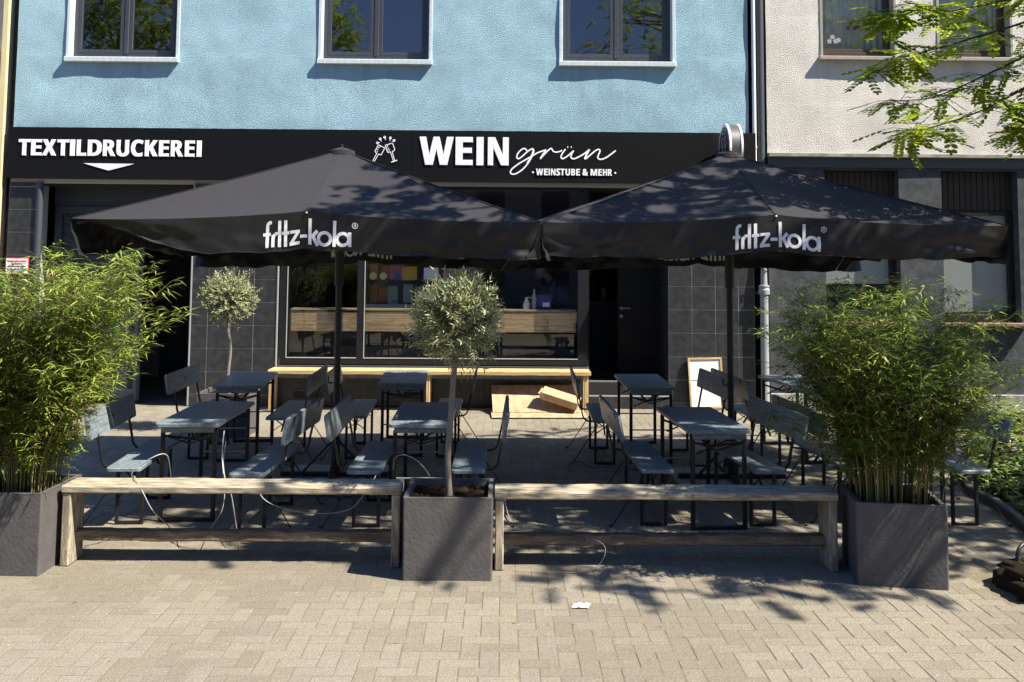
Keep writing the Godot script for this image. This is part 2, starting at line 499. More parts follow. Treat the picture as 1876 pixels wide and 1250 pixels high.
# ------------------------------------------------------------------ ground
func ground() -> void:
	var g := Sh.new()
	g.quad(Vector3(-150, -0.03, 150), Vector3(150, -0.03, 150), Vector3(150, -0.03, -150), Vector3(-150, -0.03, -150), Vector3.UP)
	structure(obj("ground", g, M.joint))
	var s := Sh.new()
	var x0 := -9.0; var x1 := 9.0; var z0 := -13.9; var z1 := -2.8
	s.quad(Vector3(x0, -0.0022, z1), Vector3(x1, -0.0022, z1), Vector3(x1, -0.0022, z0), Vector3(x0, -0.0022, z0), Vector3.UP)
	var pave := obj("pavement", s, M.joint)
	structure(pave)
	# herringbone pavers 20 x 10 cm
	var U := 0.104
	var tones := noise(FastNoiseLite.TYPE_SIMPLEX, 0.35, 3, 77)
	var variants := []
	for k in 10:
		for hor in 2:
			var p := Sh.new()
			var b := 0.78 + 0.026 * k + (0.04 if k % 3 == 0 else 0.0)
			p.col = Color(b, b * (0.982 + 0.007 * (k % 3)), b * (0.945 + 0.013 * (k % 4)))
			paver_shape(p, Vector3.ZERO, hor == 1, U, 0.0)
			variants.append(p.mesh())
	var cells := []
	var rest := Sh.new()
	for j in range(int(z0 / U), int(z1 / U)):
		for i in range(int(x0 / U), int(x1 / U)):
			var m := posmod(i - j, 4)
			if m != 0 and m != 3: continue
			var c := Vector3((i + 1.0) * U, 0, (j + 0.5) * U) if m == 0 else Vector3((i + 0.5) * U, 0, (j + 1.0) * U)
			if c.x > bed_edge(c.z) - 0.12 and c.z < -7.2: continue
			if c.z < -13.85 or (c.x > 3.12 and c.x < 3.9 and c.z > -6.75 and c.z < -6.0): continue
			cells.append([c, m == 0, absf(c.x) / maxf(0.1, -c.z)])
	# the nearest in view are single pieces
	cells.sort_custom(func(a, b): return a[0].z > b[0].z)
	var singles := 0
	for q in cells:
		var c: Vector3 = q[0]
		c.y = R.randf_range(-0.0016, 0.0012)
		var k := int(clampf(4.6 + 8.0 * tones.get_noise_2d(c.x * 1.6, c.z * 1.6) + R.randf_range(-4.0, 4.0), 0, 9))
		if singles < 300 and c.z < -4.98 and q[2] < 0.56:
			var o := obj("paver", variants[k * 2 + (1 if q[1] else 0)], M.paver, pave)
			o.position = c
			o.rotation = Vector3(R.randf_range(-0.004, 0.004), R.randf_range(-0.008, 0.008), R.randf_range(-0.004, 0.004))
			singles += 1
		else:
			var b := 0.78 + 0.026 * k + (0.04 if k % 3 == 0 else 0.0)
			rest.col = Color(b, b * (0.982 + 0.007 * (k % 3)), b * (0.945 + 0.013 * (k % 4)))
			paver_shape(rest, c, q[1], U, R.randf_range(-0.008, 0.008))
	stuff(obj("paving", rest, M.paver, pave))
	# plants and yellow blossom litter in the joints
	var t := Sh.new()
	for k in 3200:
		var p := Vector3(R.randf_range(-3.6, 4.0), 0.002, -R.randf_range(4.9, 10.0))
		if R.randf() < 0.55: p.z = -R.randf_range(5.4, 7.4)
		var sz := R.randf_range(0.002, 0.0055)
		var a := R.randf() * TAU
		var g1 := R.randf()
		t.col = Color(0.42, 0.40, 0.12).lerp(Color(0.55, 0.50, 0.32), g1)
		var e := Vector3(cos(a), 0, sin(a)) * sz; var f := Vector3(-sin(a), R.randf_range(0.0, 0.5), cos(a)) * sz * 0.6
		if k % 14 == 0:
			t.col = Color(0.20, 0.12, 0.05).lerp(Color(0.05, 0.04, 0.03), R.randf())
			e *= 2.2; f *= 1.6
		t.quad(p - e - f * 0.3, p + e, p + e * 0.4 + f, p - e + f, Vector3.UP)
	stuff(structure(obj("blossom_litter", t, M.painted)))
	var w := Sh.new()
	for k in 420:
		var gx := int(R.randf_range(-3.8, 4.0) / U) * U
		var gz := -R.randf_range(5.3, 12.0)
		if R.randf() < 0.6: gz = -R.randf_range(6.2, 7.6)
		for b in R.randi_range(3, 9):
			w.col = Color(0.08, 0.12, 0.025).lerp(Color(0.22, 0.24, 0.06), R.randf())
			var a := R.randf() * TAU
			w.leaf(Vector3(gx + R.randf_range(-0.02, 0.02), -0.004, gz + R.randf_range(-0.02, 0.02)), Vector3(cos(a), R.randf_range(0.1, 0.9), sin(a)).normalized(), Vector3.UP, R.randf_range(0.008, 0.026), 0.005, 0.2)
	stuff(obj("joint_grass", w, M.bed_leaf))
	tag(get_node("joint_grass"), "tiny grass tufts and moss growing in the paving joints", "grass")
	tag(get_node("blossom_litter"), "yellowish fallen blossom scattered over the paving", "litter")

func paver_shape(p: Sh, c: Vector3, hor: bool, U: float, yaw: float) -> void:
	var hx := (U if hor else U * 0.5) - 0.0015; var hz := (U * 0.5 if hor else U) - 0.0015
	var bs := Basis(Vector3.UP, yaw)
	var T := []; var B := []
	for k in [[-1, 1], [1, 1], [1, -1], [-1, -1]]:
		T.append(c + bs * Vector3(k[0] * (hx - 0.0038), 0, k[1] * (hz - 0.0038)))
		B.append(c + bs * Vector3(k[0] * hx, -0.006, k[1] * hz))
	p.quad(T[0], T[1], T[2], T[3], Vector3.UP)
	for k in 4:
		var e: int = (k + 1) % 4
		p.quad(T[k], T[e], B[e], B[k], ((T[k] + T[e]) * 0.5 - c).normalized() * 0.8 + Vector3.UP * 0.6)

func bed_edge(z: float) -> float:
	# left edge of the planting bed by the grey house
	if z > -8.4: return 4.17 + (z + 7.95) * -0.2
	return 4.27 + maxf(0.0, (-z - 9.1)) * 0.44

# ------------------------------------------------------------------ walls
func wall_sheet(s: Sh, x0: float, x1: float, y0: float, y1: float, z: float, holes: Array, step: float, wav: FastNoiseLite, amp: float) -> void:
	var xs := [x0, x1]; var ys := [y0, y1]
	var k := x0
	while k < x1: xs.append(k); k += step
	k = y0
	while k < y1: ys.append(k); k += step
	for h in holes:
		xs.append_array([h[0], h[1]])
		for y in [h[2], h[3]]:
			if y > y0 and y < y1: ys.append(y)
	xs.sort(); ys.sort()
	var ux := [xs[0]]; var uy := [ys[0]]
	for q in xs:
		if q - ux[-1] > 0.0005: ux.append(q)
	for q in ys:
		if q - uy[-1] > 0.0005: uy.append(q)
	s.grid(func(i, j): return Vector3(ux[i], uy[j], z + amp * wav.get_noise_2d(ux[i], uy[j])), ux.size() - 1, uy.size() - 1,
		func(i, j):
			var cx: float = (ux[i] + ux[i + 1]) * 0.5; var cy: float = (uy[j] + uy[j + 1]) * 0.5
			for h in holes:
				if cx > h[0] and cx < h[1] and cy > h[2] and cy < h[3]: return true
			return false,
		func(p: Vector3):
			var sh := 0.93 + 0.10 * wav.get_noise_2d(p.x * 1.1 + 40.0, p.y * 1.6) + 0.07 * wav.get_noise_2d(p.x * 4.0, p.y * 3.0 + 90.0)
			for h in holes:   # grime run-off below the sills
				if p.x > h[0] - 0.1 and p.x < h[1] + 0.1 and p.y < h[2]:
					var st = maxf(0.0, wav.get_noise_2d(p.x * 14.0, 7.0 + p.y * 0.3)) * exp(-(h[2] - p.y) * 1.8)
					sh -= 0.22 * st
			if p.y - y0 < 0.25: sh -= 0.10 * (0.25 - (p.y - y0)) / 0.25 * (0.5 + wav.get_noise_2d(p.x * 5.0, 3.0))
			return Color(sh, sh, sh * 0.99))

func tiles(parent: Node, xs: Array, ys: Array, z: float, side := 0.0) -> void:
	# side != 0: tiles on a reveal that faces -x at x = side, xs are then z values
	for i in xs.size() - 1:
		for j in ys.size() - 1:
			var a: float = xs[i]; var b: float = xs[i + 1]; var c: float = ys[j]; var d: float = ys[j + 1]
			if side != 0.0:
				part("tile", Vector3(side - 0.006 + R.randf_range(-0.0006, 0.0006), (c + d) * 0.5, (a + b) * 0.5), Vector3(0.012, d - c - 0.007, absf(b - a) - 0.007), M.tile, parent, 0.0012)
			else:
				var o := part("tile", Vector3((a + b) * 0.5, (c + d) * 0.5, z + 0.0055 + R.randf_range(-0.0006, 0.0006)), Vector3(b - a - 0.007, d - c - 0.007, 0.012), M.tile, parent, 0.0012)

func window_two_sash(parent: Node, x0: float, x1: float, y0: float, y1: float, z: float) -> void:
	# dark frame with two sashes, double glazing
	var f := Sh.new()
	var w := 0.055
	f.box(Vector3((x0 + x1) * 0.5, y0 + w * 0.7, z), Vector3(x1 - x0, w * 1.4, 0.07)); f.box(Vector3((x0 + x1) * 0.5, y1 - w * 0.5, z), Vector3(x1 - x0, w, 0.07))
	f.box(Vector3(x0 + w * 0.5, (y0 + y1) * 0.5, z), Vector3(w, y1 - y0 - w * 2.42, 0.07)); f.box(Vector3(x1 - w * 0.5, (y0 + y1) * 0.5, z), Vector3(w, y1 - y0 - w * 2.42, 0.07))
	f.box(Vector3((x0 + x1) * 0.5, (y0 + y1) * 0.5, z + 0.006), Vector3(0.075, y1 - y0 - w * 2.42, 0.078), 0.012)
	var win := obj("window", f, M.window_dark, parent)
	var mx := (x0 + x1) * 0.5
	for q in [[x0 + w, mx - 0.038], [mx + 0.038, x1 - w]]:
		var s := Sh.new()
		var a: float = q[0]; var b: float = q[1]; var c := y0 + w * 1.4; var d := y1 - w
		s.box(Vector3((a + b) * 0.5, c + 0.026, z + 0.012), Vector3(b - a, 0.052, 0.05)); s.box(Vector3((a + b) * 0.5, d - 0.026, z + 0.012), Vector3(b - a, 0.052, 0.05))
		s.box(Vector3(a + 0.026, (c + d) * 0.5, z + 0.012), Vector3(0.052, d - c - 0.106, 0.05)); s.box(Vector3(b - 0.026, (c + d) * 0.5, z + 0.012), Vector3(0.052, d - c - 0.106, 0.05))
		obj("sash", s, M.window_dark, win)
		for dz in [0.012, -0.008]:
			var g := Sh.new()
			g.quad(Vector3(a + 0.05, c + 0.05, z + dz - 0.004), Vector3(b - 0.05, c + 0.05, z + dz - 0.004), Vector3(b - 0.05, d - 0.05, z + dz - 0.004), Vector3(a + 0.05, d - 0.05, z + dz - 0.004), Vector3(0, 0, -1))
			g.quad(Vector3(a + 0.05, c + 0.05, z + dz), Vector3(b - 0.05, c + 0.05, z + dz), Vector3(b - 0.05, d - 0.05, z + dz), Vector3(a + 0.05, d - 0.05, z + dz), Vector3(0, 0, 1))
			obj("pane", g, M.glass, win)

# ------------------------------------------------------------------ the blue house with the shop
func shop_house() -> void:
	var h := thing("shop_house", "light blue rendered house with black tiled shop front on its ground floor", "building", Vector3.ZERO)
	var wins := [[-6.20, -4.68], [-2.61, -1.07], [0.84, 2.42]]
	var holes := []
	for w in wins: holes.append([w[0], w[1], 4.895, 6.5])
	var wav := noise(FastNoiseLite.TYPE_SIMPLEX, 0.55, 4, 41)
	var s := Sh.new()
	wall_sheet(s, -6.94, 3.51, 3.84, 8.6, -D, holes, 0.07, wav, 0.017)
	for w in wins:  # reveals
		for q in [[w[0], 1.0], [w[1], -1.0]]:
			s.quad(Vector3(q[0], 4.895, -D), Vector3(q[0], 6.5, -D), Vector3(q[0], 6.5, -D - 0.3), Vector3(q[0], 4.895, -D - 0.3), Vector3(q[1], 0, 0))
		s.quad(Vector3(w[0], 6.5, -D), Vector3(w[1], 6.5, -D), Vector3(w[1], 6.5, -D - 0.3), Vector3(w[0], 6.5, -D - 0.3), Vector3(0, -1, 0))
	s.quad(Vector3(-6.94, 3.84, -D), Vector3(-6.94, 8.6, -D), Vector3(-6.94, 8.6, -D - 0.3), Vector3(-6.94, 3.84, -D - 0.3), Vector3(-1, 0, 0))
	s.quad(Vector3(3.51, 3.84, -D), Vector3(3.51, 8.6, -D), Vector3(3.51, 8.6, -D - 0.3), Vector3(3.51, 3.84, -D - 0.3), Vector3(1, 0, 0))
	obj("upper_wall", s, M.blue_render, h)
	for w in wins:
		window_two_sash(h, w[0] + 0.012, w[1] - 0.012, 4.90, 6.5, -D - 0.15)
		# smooth pale border round the opening, and the sill
		for q in [[w[0] - 0.022, 1], [w[1] + 0.022, -1]]:
			var b := Sh.new()
			b.box(Vector3(q[0], 5.7, -D + 0.004), Vector3(0.044, 1.6, 0.03), 0.003)
			b.box(Vector3(q[0] + q[1] * 0.026, 5.7, -D - 0.062), Vector3(0.008, 1.6, 0.12), 0.0)
			obj("window_border", b, M.sill_white, h)
		var sl := Sh.new()
		sl.box(Vector3((w[0] + w[1]) * 0.5, 4.858, -D - 0.01), Vector3(w[1] - w[0] + 0.10, 0.07, 0.15), 0.006)
		obj("window_sill", sl, M.sill_white, h)
	# storeys behind the wall, so that light comes only through the openings
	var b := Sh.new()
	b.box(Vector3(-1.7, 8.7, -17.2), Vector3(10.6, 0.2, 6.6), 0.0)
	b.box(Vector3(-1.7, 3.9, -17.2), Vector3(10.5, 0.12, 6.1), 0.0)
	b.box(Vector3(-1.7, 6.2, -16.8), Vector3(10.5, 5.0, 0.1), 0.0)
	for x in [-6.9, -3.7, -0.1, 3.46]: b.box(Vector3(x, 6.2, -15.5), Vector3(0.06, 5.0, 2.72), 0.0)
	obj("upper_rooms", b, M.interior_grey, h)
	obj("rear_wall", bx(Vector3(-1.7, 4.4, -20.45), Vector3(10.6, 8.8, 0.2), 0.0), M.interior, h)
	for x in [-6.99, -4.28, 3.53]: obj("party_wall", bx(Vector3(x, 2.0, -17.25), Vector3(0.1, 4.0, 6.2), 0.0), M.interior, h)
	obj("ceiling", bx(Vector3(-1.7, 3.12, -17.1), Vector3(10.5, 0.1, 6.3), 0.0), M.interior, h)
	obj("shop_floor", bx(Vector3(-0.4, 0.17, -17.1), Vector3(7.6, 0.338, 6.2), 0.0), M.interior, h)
	obj("gap_filler", bx(Vector3(-7.0, 4.3, -D - 0.2), Vector3(0.16, 8.6, 0.06), 0.0), M.frame_dark, h)
	# lintel behind the sign
	obj("lintel", bx(Vector3(-1.7, 3.46, -D - 0.15), Vector3(10.5, 0.74, 0.28), 0.0), M.grout, h)
	# piers with dark tiles on pale grout
	for q in [[-6.95, -6.575], [-4.34, -3.15], [2.35, 3.56]]:
		obj("pier", bx(Vector3((q[0] + q[1]) * 0.5, 1.56, -D - 0.187), Vector3(q[1] - q[0], 3.1, 0.38), 0.0), M.grout, h)
	obj("base_wall", bx(Vector3(-0.95, 0.29, -D - 0.167), Vector3(4.36, 0.55, 0.34), 0.0), M.dark_grout, h)
	var rows := [0.01, 0.155, 0.475, 0.795, 1.115, 1.435, 1.755, 2.075, 2.395, 2.715, 3.035, 3.105]
	tiles(h, [-4.34, -4.11, -3.79, -3.47, -3.15], rows, -D - 0.0055)
	tiles(h, [-6.95, -6.575], rows, -D - 0.0055)
	var rr := [0.01, 0.08, 0.40, 0.72, 1.05, 1.375, 1.70, 2.02, 2.345, 2.67, 2.99, 3.105]
	tiles(h, [2.35, 2.68, 3.01, 3.335, 3.56], rr, -D - 0.0055)
	tiles(h, [-13.87, -14.19, -14.51, -14.83], rr, 0.0, 2.35)
	tiles(h, [-3.12, -2.80, -2.48, -2.16, -1.84, -1.52, -1.20, -0.88, -0.56, -0.24, 0.08, 0.40, 0.72, 1.04, 1.22], [0.01, 0.25, 0.565], -D - 0.0055)
	# steel edge strips of the piers
	for q in [[-4.352, 3.1], [-3.142, 3.1]]:
		part("edge_strip", Vector3(q[0], 1.56, -D + 0.0), Vector3(0.02, q[1], 0.03), M.pipe_grey, h, 0.002)
	var jamb := Sh.new()
	jamb.tube([Vector3(-6.525, 0.0, -D + 0.0), Vector3(-6.525, 3.1, -D + 0.0)], 0.048, 14)
	obj("gate_jamb", jamb, M.pipe_blue, h)
	# gate: closed left leaf of diagonal boards with a transom over it, open passage beside it
	var gt := part("gate", Vector3(-5.80, 2.73, -14.22), Vector3(1.3, 0.1, 0.09), M.gate_paint, h)
	part("transom", Vector3(-5.42, 2.94, -14.24), Vector3(2.12, 0.32, 0.05), M.gate_paint, gt)
	for x in [-6.40, -5.20]: part("stile", Vector3(x, 1.35, -14.22), Vector3(0.1, 2.66, 0.07), M.gate_paint, gt)
	for y in [0.12, 1.35]: part("rail", Vector3(-5.80, y, -14.22), Vector3(1.1, 0.12, 0.07), M.gate_paint, gt)
	for k in 22:
		var y := 0.0 + k * 0.15
		var o := Sh.new()
		var pts := []
		for q in [[0.0, y], [0.0, y + 0.142], [1.1, y + 0.142 - 0.62], [1.1, y - 0.62]]:
			pts.append(Vector2(-6.35 + q[0], q[1]))
		var clip := Geometry2D.intersect_polygons(PackedVector2Array(pts), PackedVector2Array([Vector2(-6.35, 0.05), Vector2(-5.25, 0.05), Vector2(-5.25, 2.68), Vector2(-6.35, 2.68)]))
		if clip.size() and clip[0].size() >= 3:
			o.poly(Array(clip[0]), -14.25, 0.02 + 0.004 * (k % 2))
			obj("board", o, M.gate_paint, gt)
	# inside the passage: panelled door on the end wall
	var d := part("passage_door", Vector3(-6.08, 1.05, -18.25), Vector3(0.80, 2.06, 0.05), M.interior_grey, h)
	for q in [[-0.17, 1.5], [0.17, 1.5], [-0.17, 0.55], [0.17, 0.55]]:
		part("door_panel", Vector3(-6.08 + q[0], q[1], -18.215), Vector3(0.2, 0.72, 0.03), M.interior_grey, d, 0.012)
	obj("passage_wall", bx(Vector3(-5.6, 1.55, -18.36), Vector3(2.6, 3.1, 0.1), 0.0), M.interior, h)
	# shop window: dark frame, two tall panes, mullion
	var z := -D - 0.10
	var f := Sh.new()
	f.box(Vector3(-0.95, 0.622, z), Vector3(4.32, 0.085, 0.12)); f.box(Vector3(-0.95, 3.07, z), Vector3(4.32, 0.07, 0.12))
	f.box(Vector3(-3.07, 1.85, z), Vector3(0.10, 2.37, 0.12)); f.box(Vector3(1.14, 1.85, z), Vector3(0.13, 2.37, 0.12)); f.box(Vector3(-1.985, 1.85, z), Vector3(0.10, 2.37, 0.12))
	var sw2 := obj("shop_window", f, M.frame_dark, h)
	for q in [[-3.02, -2.035], [-1.935, 1.075]]:
		var g := Sh.new()
		g.quad(Vector3(q[0], 0.664, z), Vector3(q[1], 0.664, z), Vector3(q[1], 3.035, z), Vector3(q[0], 3.035, z), Vector3(0, 0, 1))
		obj("pane", g, M.glass, sw2)
		var g2 := Sh.new()
		g2.quad(Vector3(q[0], 0.664, z - 0.02), Vector3(q[1], 0.664, z - 0.02), Vector3(q[1], 3.035, z - 0.02), Vector3(q[0], 3.035, z - 0.02), Vector3(0, 0, 1))
		obj("pane", g2, M.glass, sw2)
		var e := Sh.new()
		e.box(Vector3((q[0] + q[1]) * 0.5, 0.671, z + 0.062), Vector3(q[1] - q[0], 0.012, 0.008), 0.001)
		e.box(Vector3(q[0] + 0.006, 1.85, z + 0.062), Vector3(0.011, 2.34, 0.008), 0.001)
		obj("glazing_bead", e, M.frame_edge, sw2)
	# wooden shelf bench along the window on thin legs
	var bw := thing("window_bench", "long pale wooden shelf on thin posts below the shop window", "bench", Vector3(-0.97, 0, -13.62))
	part("seat", Vector3(0, 0.522, 0.0), Vector3(4.38, 0.055, 0.36), M.wood_new, bw, 0.006)
	for x in [-2.15, -0.02, 2.13]:
		part("post", Vector3(x, 0.247, 0.13), Vector3(0.052, 0.494, 0.045), M.wood_new, bw)
		part("post", Vector3(x, 0.247, -0.13), Vector3(0.052, 0.494, 0.045), M.wood_new, bw)
	# ventilation grilles in the base wall
	for x in [-2.69, -1.15]:
		var v := part("vent_grille", Vector3(x, 0.165, -D + 0.01), Vector3(0.40, 0.085, 0.012), M.black_steel, h)
		for k in 8: part("slat", Vector3(x - 0.17 + k * 0.048, 0.165, -D + 0.019), Vector3(0.022, 0.07, 0.012), M.frame_dark, v, 0.002)
	# door niche: two steps, door, side glass
	part("step", Vector3(1.785, 0.085, -14.12), Vector3(1.12, 0.17, 0.58), M.tile, h, 0.006)
	part("step", Vector3(1.785, 0.17, -14.42), Vector3(1.12, 0.338, 0.6), M.tile, h, 0.006)
	part("step_edge", Vector3(1.785, 0.172, -13.835), Vector3(1.12, 0.018, 0.012), M.pipe_grey, h, 0.002)
	part("step_edge", Vector3(1.785, 0.34, -14.125), Vector3(1.12, 0.014, 0.012), M.pipe_grey, h, 0.002)
	var door := part("door", Vector3(2.04, 1.42, -14.86), Vector3(0.60, 2.14, 0.06), M.door_black, h)
	part("door_frame", Vector3(1.79, 2.78, -14.86), Vector3(1.12, 0.58, 0.05), M.door_black, door)
	part("kick_plate", Vector3(2.04, 0.44, -14.825), Vector3(0.54, 0.10, 0.01), M.black_steel, door)
	var hd := Sh.new()
	hd.tube(curve3(V3([1.80, 1.34, -14.83, 1.80, 1.34, -14.78, 1.815, 1.34, -14.77, 1.93, 1.34, -14.77])), 0.009, 8)
	hd.tube([Vector3(1.80, 1.22, -14.83), Vector3(1.80, 1.22, -14.815)], 0.026, 14)
	hd.tube([Vector3(1.80, 1.34, -14.83), Vector3(1.80, 1.34, -14.815)], 0.024, 14)
	obj("handle", hd, M.grey_steel, door)
	part("niche_cheek", Vector3(1.21, 1.7, -14.35), Vector3(0.05, 2.75, 0.86), M.door_black, h)
	# pipes between the houses
	var p := thing("downpipe", "grey rain downpipe with a collar beside the tiled pier", "drainpipe", Vector3(3.68, 0, -13.78))
	var ps := Sh.new()
	ps.lathe(Vector3.ZERO, [[0.0, 0.0], [0.056, 0.0], [0.056, 1.60], [0.05, 1.62], [0.05, 1.72], [0.046, 1.74], [0.040, 1.96], [0.022, 2.14], [0.02, 2.2]], 18)
	obj("pipe", ps, M.pipe_grey, p)
	var co := Sh.new()
	co.lathe(Vector3.ZERO, [[0.05, 1.60], [0.075, 1.60], [0.078, 1.66], [0.066, 1.69], [0.074, 1.70], [0.074, 1.725], [0.05, 1.73]], 18)
	obj("collar", co, M.pipe_grey, p)
	var rg := Sh.new()
	rg.tube(curve3(V3([-0.03, 1.93, 0.05, 0.0, 1.905, 0.062, 0.03, 1.93, 0.05, 0.03, 1.96, 0.05, 0.0, 1.98, 0.06, -0.03, 1.96, 0.05, -0.03, 1.93, 0.05])), 0.006, 6)
	obj("clamp", rg, M.cable_black, p)
	var wp := thing("white_downpipe", "thin white pipe running up the corner of the blue house", "drainpipe", Vector3(3.585, 0, -13.83))
	var wps := Sh.new()
	wps.tube([Vector3(0, 2.0, 0), Vector3(0, 8.6, 0)], 0.028, 12)
	wps.tube([Vector3(0, 3.66, 0), Vector3(0, 3.69, 0)], 0.036, 12)
	obj("pipe", wps, M.pipe_white, wp)
	var dp := thing("dark_downpipe", "dark blue rain pipe in the gap between blue and cream house", "drainpipe", Vector3(3.685, 0, -13.86))
	var dps := Sh.new()
	dps.tube([Vector3(0, 2.2, 0), Vector3(0, 8.6, 0)], 0.055, 14)
	obj("pipe", dps, M.pipe_blue, dp)

# ------------------------------------------------------------------ sign board and lettering
func fascia() -> void:
	var k := (D - 0.09) / D     # the board stands 9 cm in front of the wall
	var z := -D + 0.09
	var f := func(x: float, y: float) -> Vector2: return Vector2(x * k, (y - 2.1) * k + 2.1)
	var h := thing("shop_sign_board", "long black sign board with white lettering over the shop front", "sign", Vector3.ZERO)
	var cuts := [-7.01, -4.155, -1.296, 0.95, 3.61]
	for i in 4:
		var a: Vector2 = f.call(cuts[i], 3.155); var b: Vector2 = f.call(cuts[i + 1], 3.885)
		var o := part("panel", Vector3((a.x + b.x) * 0.5, (a.y + b.y) * 0.5, z - 0.045), Vector3(b.x - a.x - 0.004, b.y - a.y, 0.09), M.black_panel, h, 0.003)
	var wd := func(called: String, text: String, x0: float, x1: float, y0: float, y1: float, bold: float) -> void:
		var a: Vector2 = f.call(x0, y0); var b: Vector2 = f.call(x1, y1)
		word(called, text, a.x, b.x, a.y, b.y, z, M.white_letter, h, bold)
	var put_letters := func(text: String, ext: Array, ox: float, per: float, y0: float, y1: float, bold: float) -> void:
		for i in text.length():
			var xa: float = ox + ext[i * 2] * per; var xb: float = ox + ext[i * 2 + 1] * per
			if text[i] == "I":
				var a: Vector2 = f.call(xa, y0); var e: Vector2 = f.call(xb, y1)
				part("letter", Vector3((a.x + e.x) * 0.5, (a.y + e.y) * 0.5, z + 0.007), Vector3(e.x - a.x, e.y - a.y, 0.014), M.white_letter, h, 0.001)
			else:
				var dy := 0.006 if text[i] in "CUOS" else 0.0
				wd.call("letter", text[i], xa, xb, y0 - dy * (y1 - y0) / 0.24, y1 + (0.0 if text[i] == "U" else dy) * (y1 - y0) / 0.24, bold)
	put_letters.call("TEXTILDRUCKEREI", [68, 178, 183, 280, 283, 408, 418, 527, 535, 577, 595, 683, 695, 820, 833, 943, 955, 1070, 1087, 1198, 1213, 1327, 1340, 1433, 1448, 1557, 1575, 1665, 1683, 1725], -6.959, 0.0015572, 3.478, 3.709, 0.006)
	put_letters.call("WEIN", [425, 668, 683, 806, 832, 882, 913, 1062], -2.033, 0.0019922, 3.390, 3.793, 0.010)
	put_letters.call("WEINSTUBE&MEHR", [530, 642, 655, 716, 726, 746, 762, 836, 846, 906, 910, 978, 990, 1062, 1078, 1140, 1155, 1217, 1253, 1343, 1380, 1484, 1500, 1560, 1573, 1640, 1652, 1716], -0.011, 0.00091098, 3.256, 3.350, 0.002)
	var dots := Sh.new()
	for x in [0.430, 1.599]:
		var c: Vector2 = f.call(x, 3.298)
		dots.tube([Vector3(c.x, c.y, z), Vector3(c.x, c.y, z + 0.008)], 0.014, 12)
	obj("dot", dots, M.white_letter, h)
	var ar := Sh.new()
	ar.poly([f.call(-5.93, 3.374), f.call(-5.213, 3.370), f.call(-5.573, 3.273)], z, 0.01)
	obj("arrow", ar, M.white_letter, h)
	# script word
	var put := func(p: Vector2, lift: float) -> Vector3:
		var q: Vector2 = f.call(-0.011 + p.x * 1.709 / 1876.0, 3.728 - p.y * 0.531 / 597.0)
		return Vector3(q.x, q.y, z + 0.004 * lift)
	var s := Sh.new()
	strokes(s, [
		[curve(V([392, 152, 362, 108, 310, 116, 250, 180, 230, 240, 252, 268, 300, 242, 380, 168, 440, 120, 480, 108, 490, 140, 470, 215, 400, 345, 320, 440, 220, 508, 152, 514, 132, 484, 160, 430, 260, 350, 370, 282, 480, 215, 560, 168, 640, 138, 685, 120])), 22],
		[curve(V([478, 112, 488, 150, 455, 240, 395, 345])), 34],
		[curve(V([685, 120, 640, 195, 595, 268])), [16, 30, 26]],
		[curve(V([595, 268, 650, 205, 720, 130, 765, 98, 782, 118, 800, 145, 840, 157, 890, 150, 935, 128])), 21],
		[curve(V([990, 108, 945, 170, 922, 225, 928, 255, 960, 258, 1020, 220, 1075, 172, 1118, 132])), 23],
		[curve(V([1118, 130, 1085, 190, 1076, 240, 1110, 262, 1170, 245, 1270, 188, 1330, 140, 1364, 110])), 23],
		[curve(V([1364, 110, 1330, 170, 1290, 262])), 30],
		[curve(V([1285, 262, 1320, 250, 1400, 178, 1470, 122, 1516, 110, 1528, 140, 1500, 210, 1498, 248, 1540, 268, 1620, 242, 1700, 185, 1775, 125])), 23],
		[V([1020, 75, 1031, 75]), 30], [V([1074, 75, 1085, 75]), 30]], put, 8.0)
	obj("script_lettering", s, M.white_letter, h)
	# two clinking glasses
	var put2 := func(p: Vector2, lift: float) -> Vector3:
		var q: Vector2 = f.call(-1.875 + p.x * 0.474 / 1071.0, 3.869 - p.y * 0.542 / 1250.0)
		return Vector3(q.x, q.y, z + 0.004 * lift)
	var g := Sh.new()
	var L := [
		[V([205, 738, 150, 700, 132, 668, 240, 455, 445, 558, 335, 785, 312, 790, 250, 752]), 24], [V([190, 738, 68, 992]), 22], [V([248, 758, 116, 1010]), 22],
		[curve(V([212, 530, 262, 540, 318, 495])), 20], [V([185, 612, 250, 596]), 18], [V([180, 682, 232, 660]), 18],
		[V([600, 700, 565, 712, 532, 690, 458, 470, 690, 392, 765, 600, 745, 650, 680, 672]), 24], [V([548, 460, 508, 552]), 20], [V([578, 556, 530, 640]), 20], [V([606, 610, 575, 696]), 20],
		[V([628, 680, 728, 985]), 22], [V([684, 676, 770, 972]), 22], [V([662, 1028, 850, 958]), 34]]
	for q in [[210, 395, 285, 378], [296, 262, 340, 358], [438, 205, 470, 300], [622, 228, 604, 336], [742, 312, 672, 350]]:
		L.append([ring(Vector2(q[0], q[1]), 32), 22]); L.append([V(q), [38, 10]])
	strokes(g, L, put2, 14.0)
	obj("glasses_emblem", g, M.white_letter, h)
	# round projecting sign
	var rs := thing("round_sign", "round projecting sign with white rings above the umbrella top", "sign", Vector3(3.14, 3.60, -13.38))
	var dr := Sh.new()
	dr.tube([Vector3(-0.065, 0, 0), Vector3(0.065, 0, 0)], 0.335, 40)
	obj("drum", dr, M.steel_rim, rs)
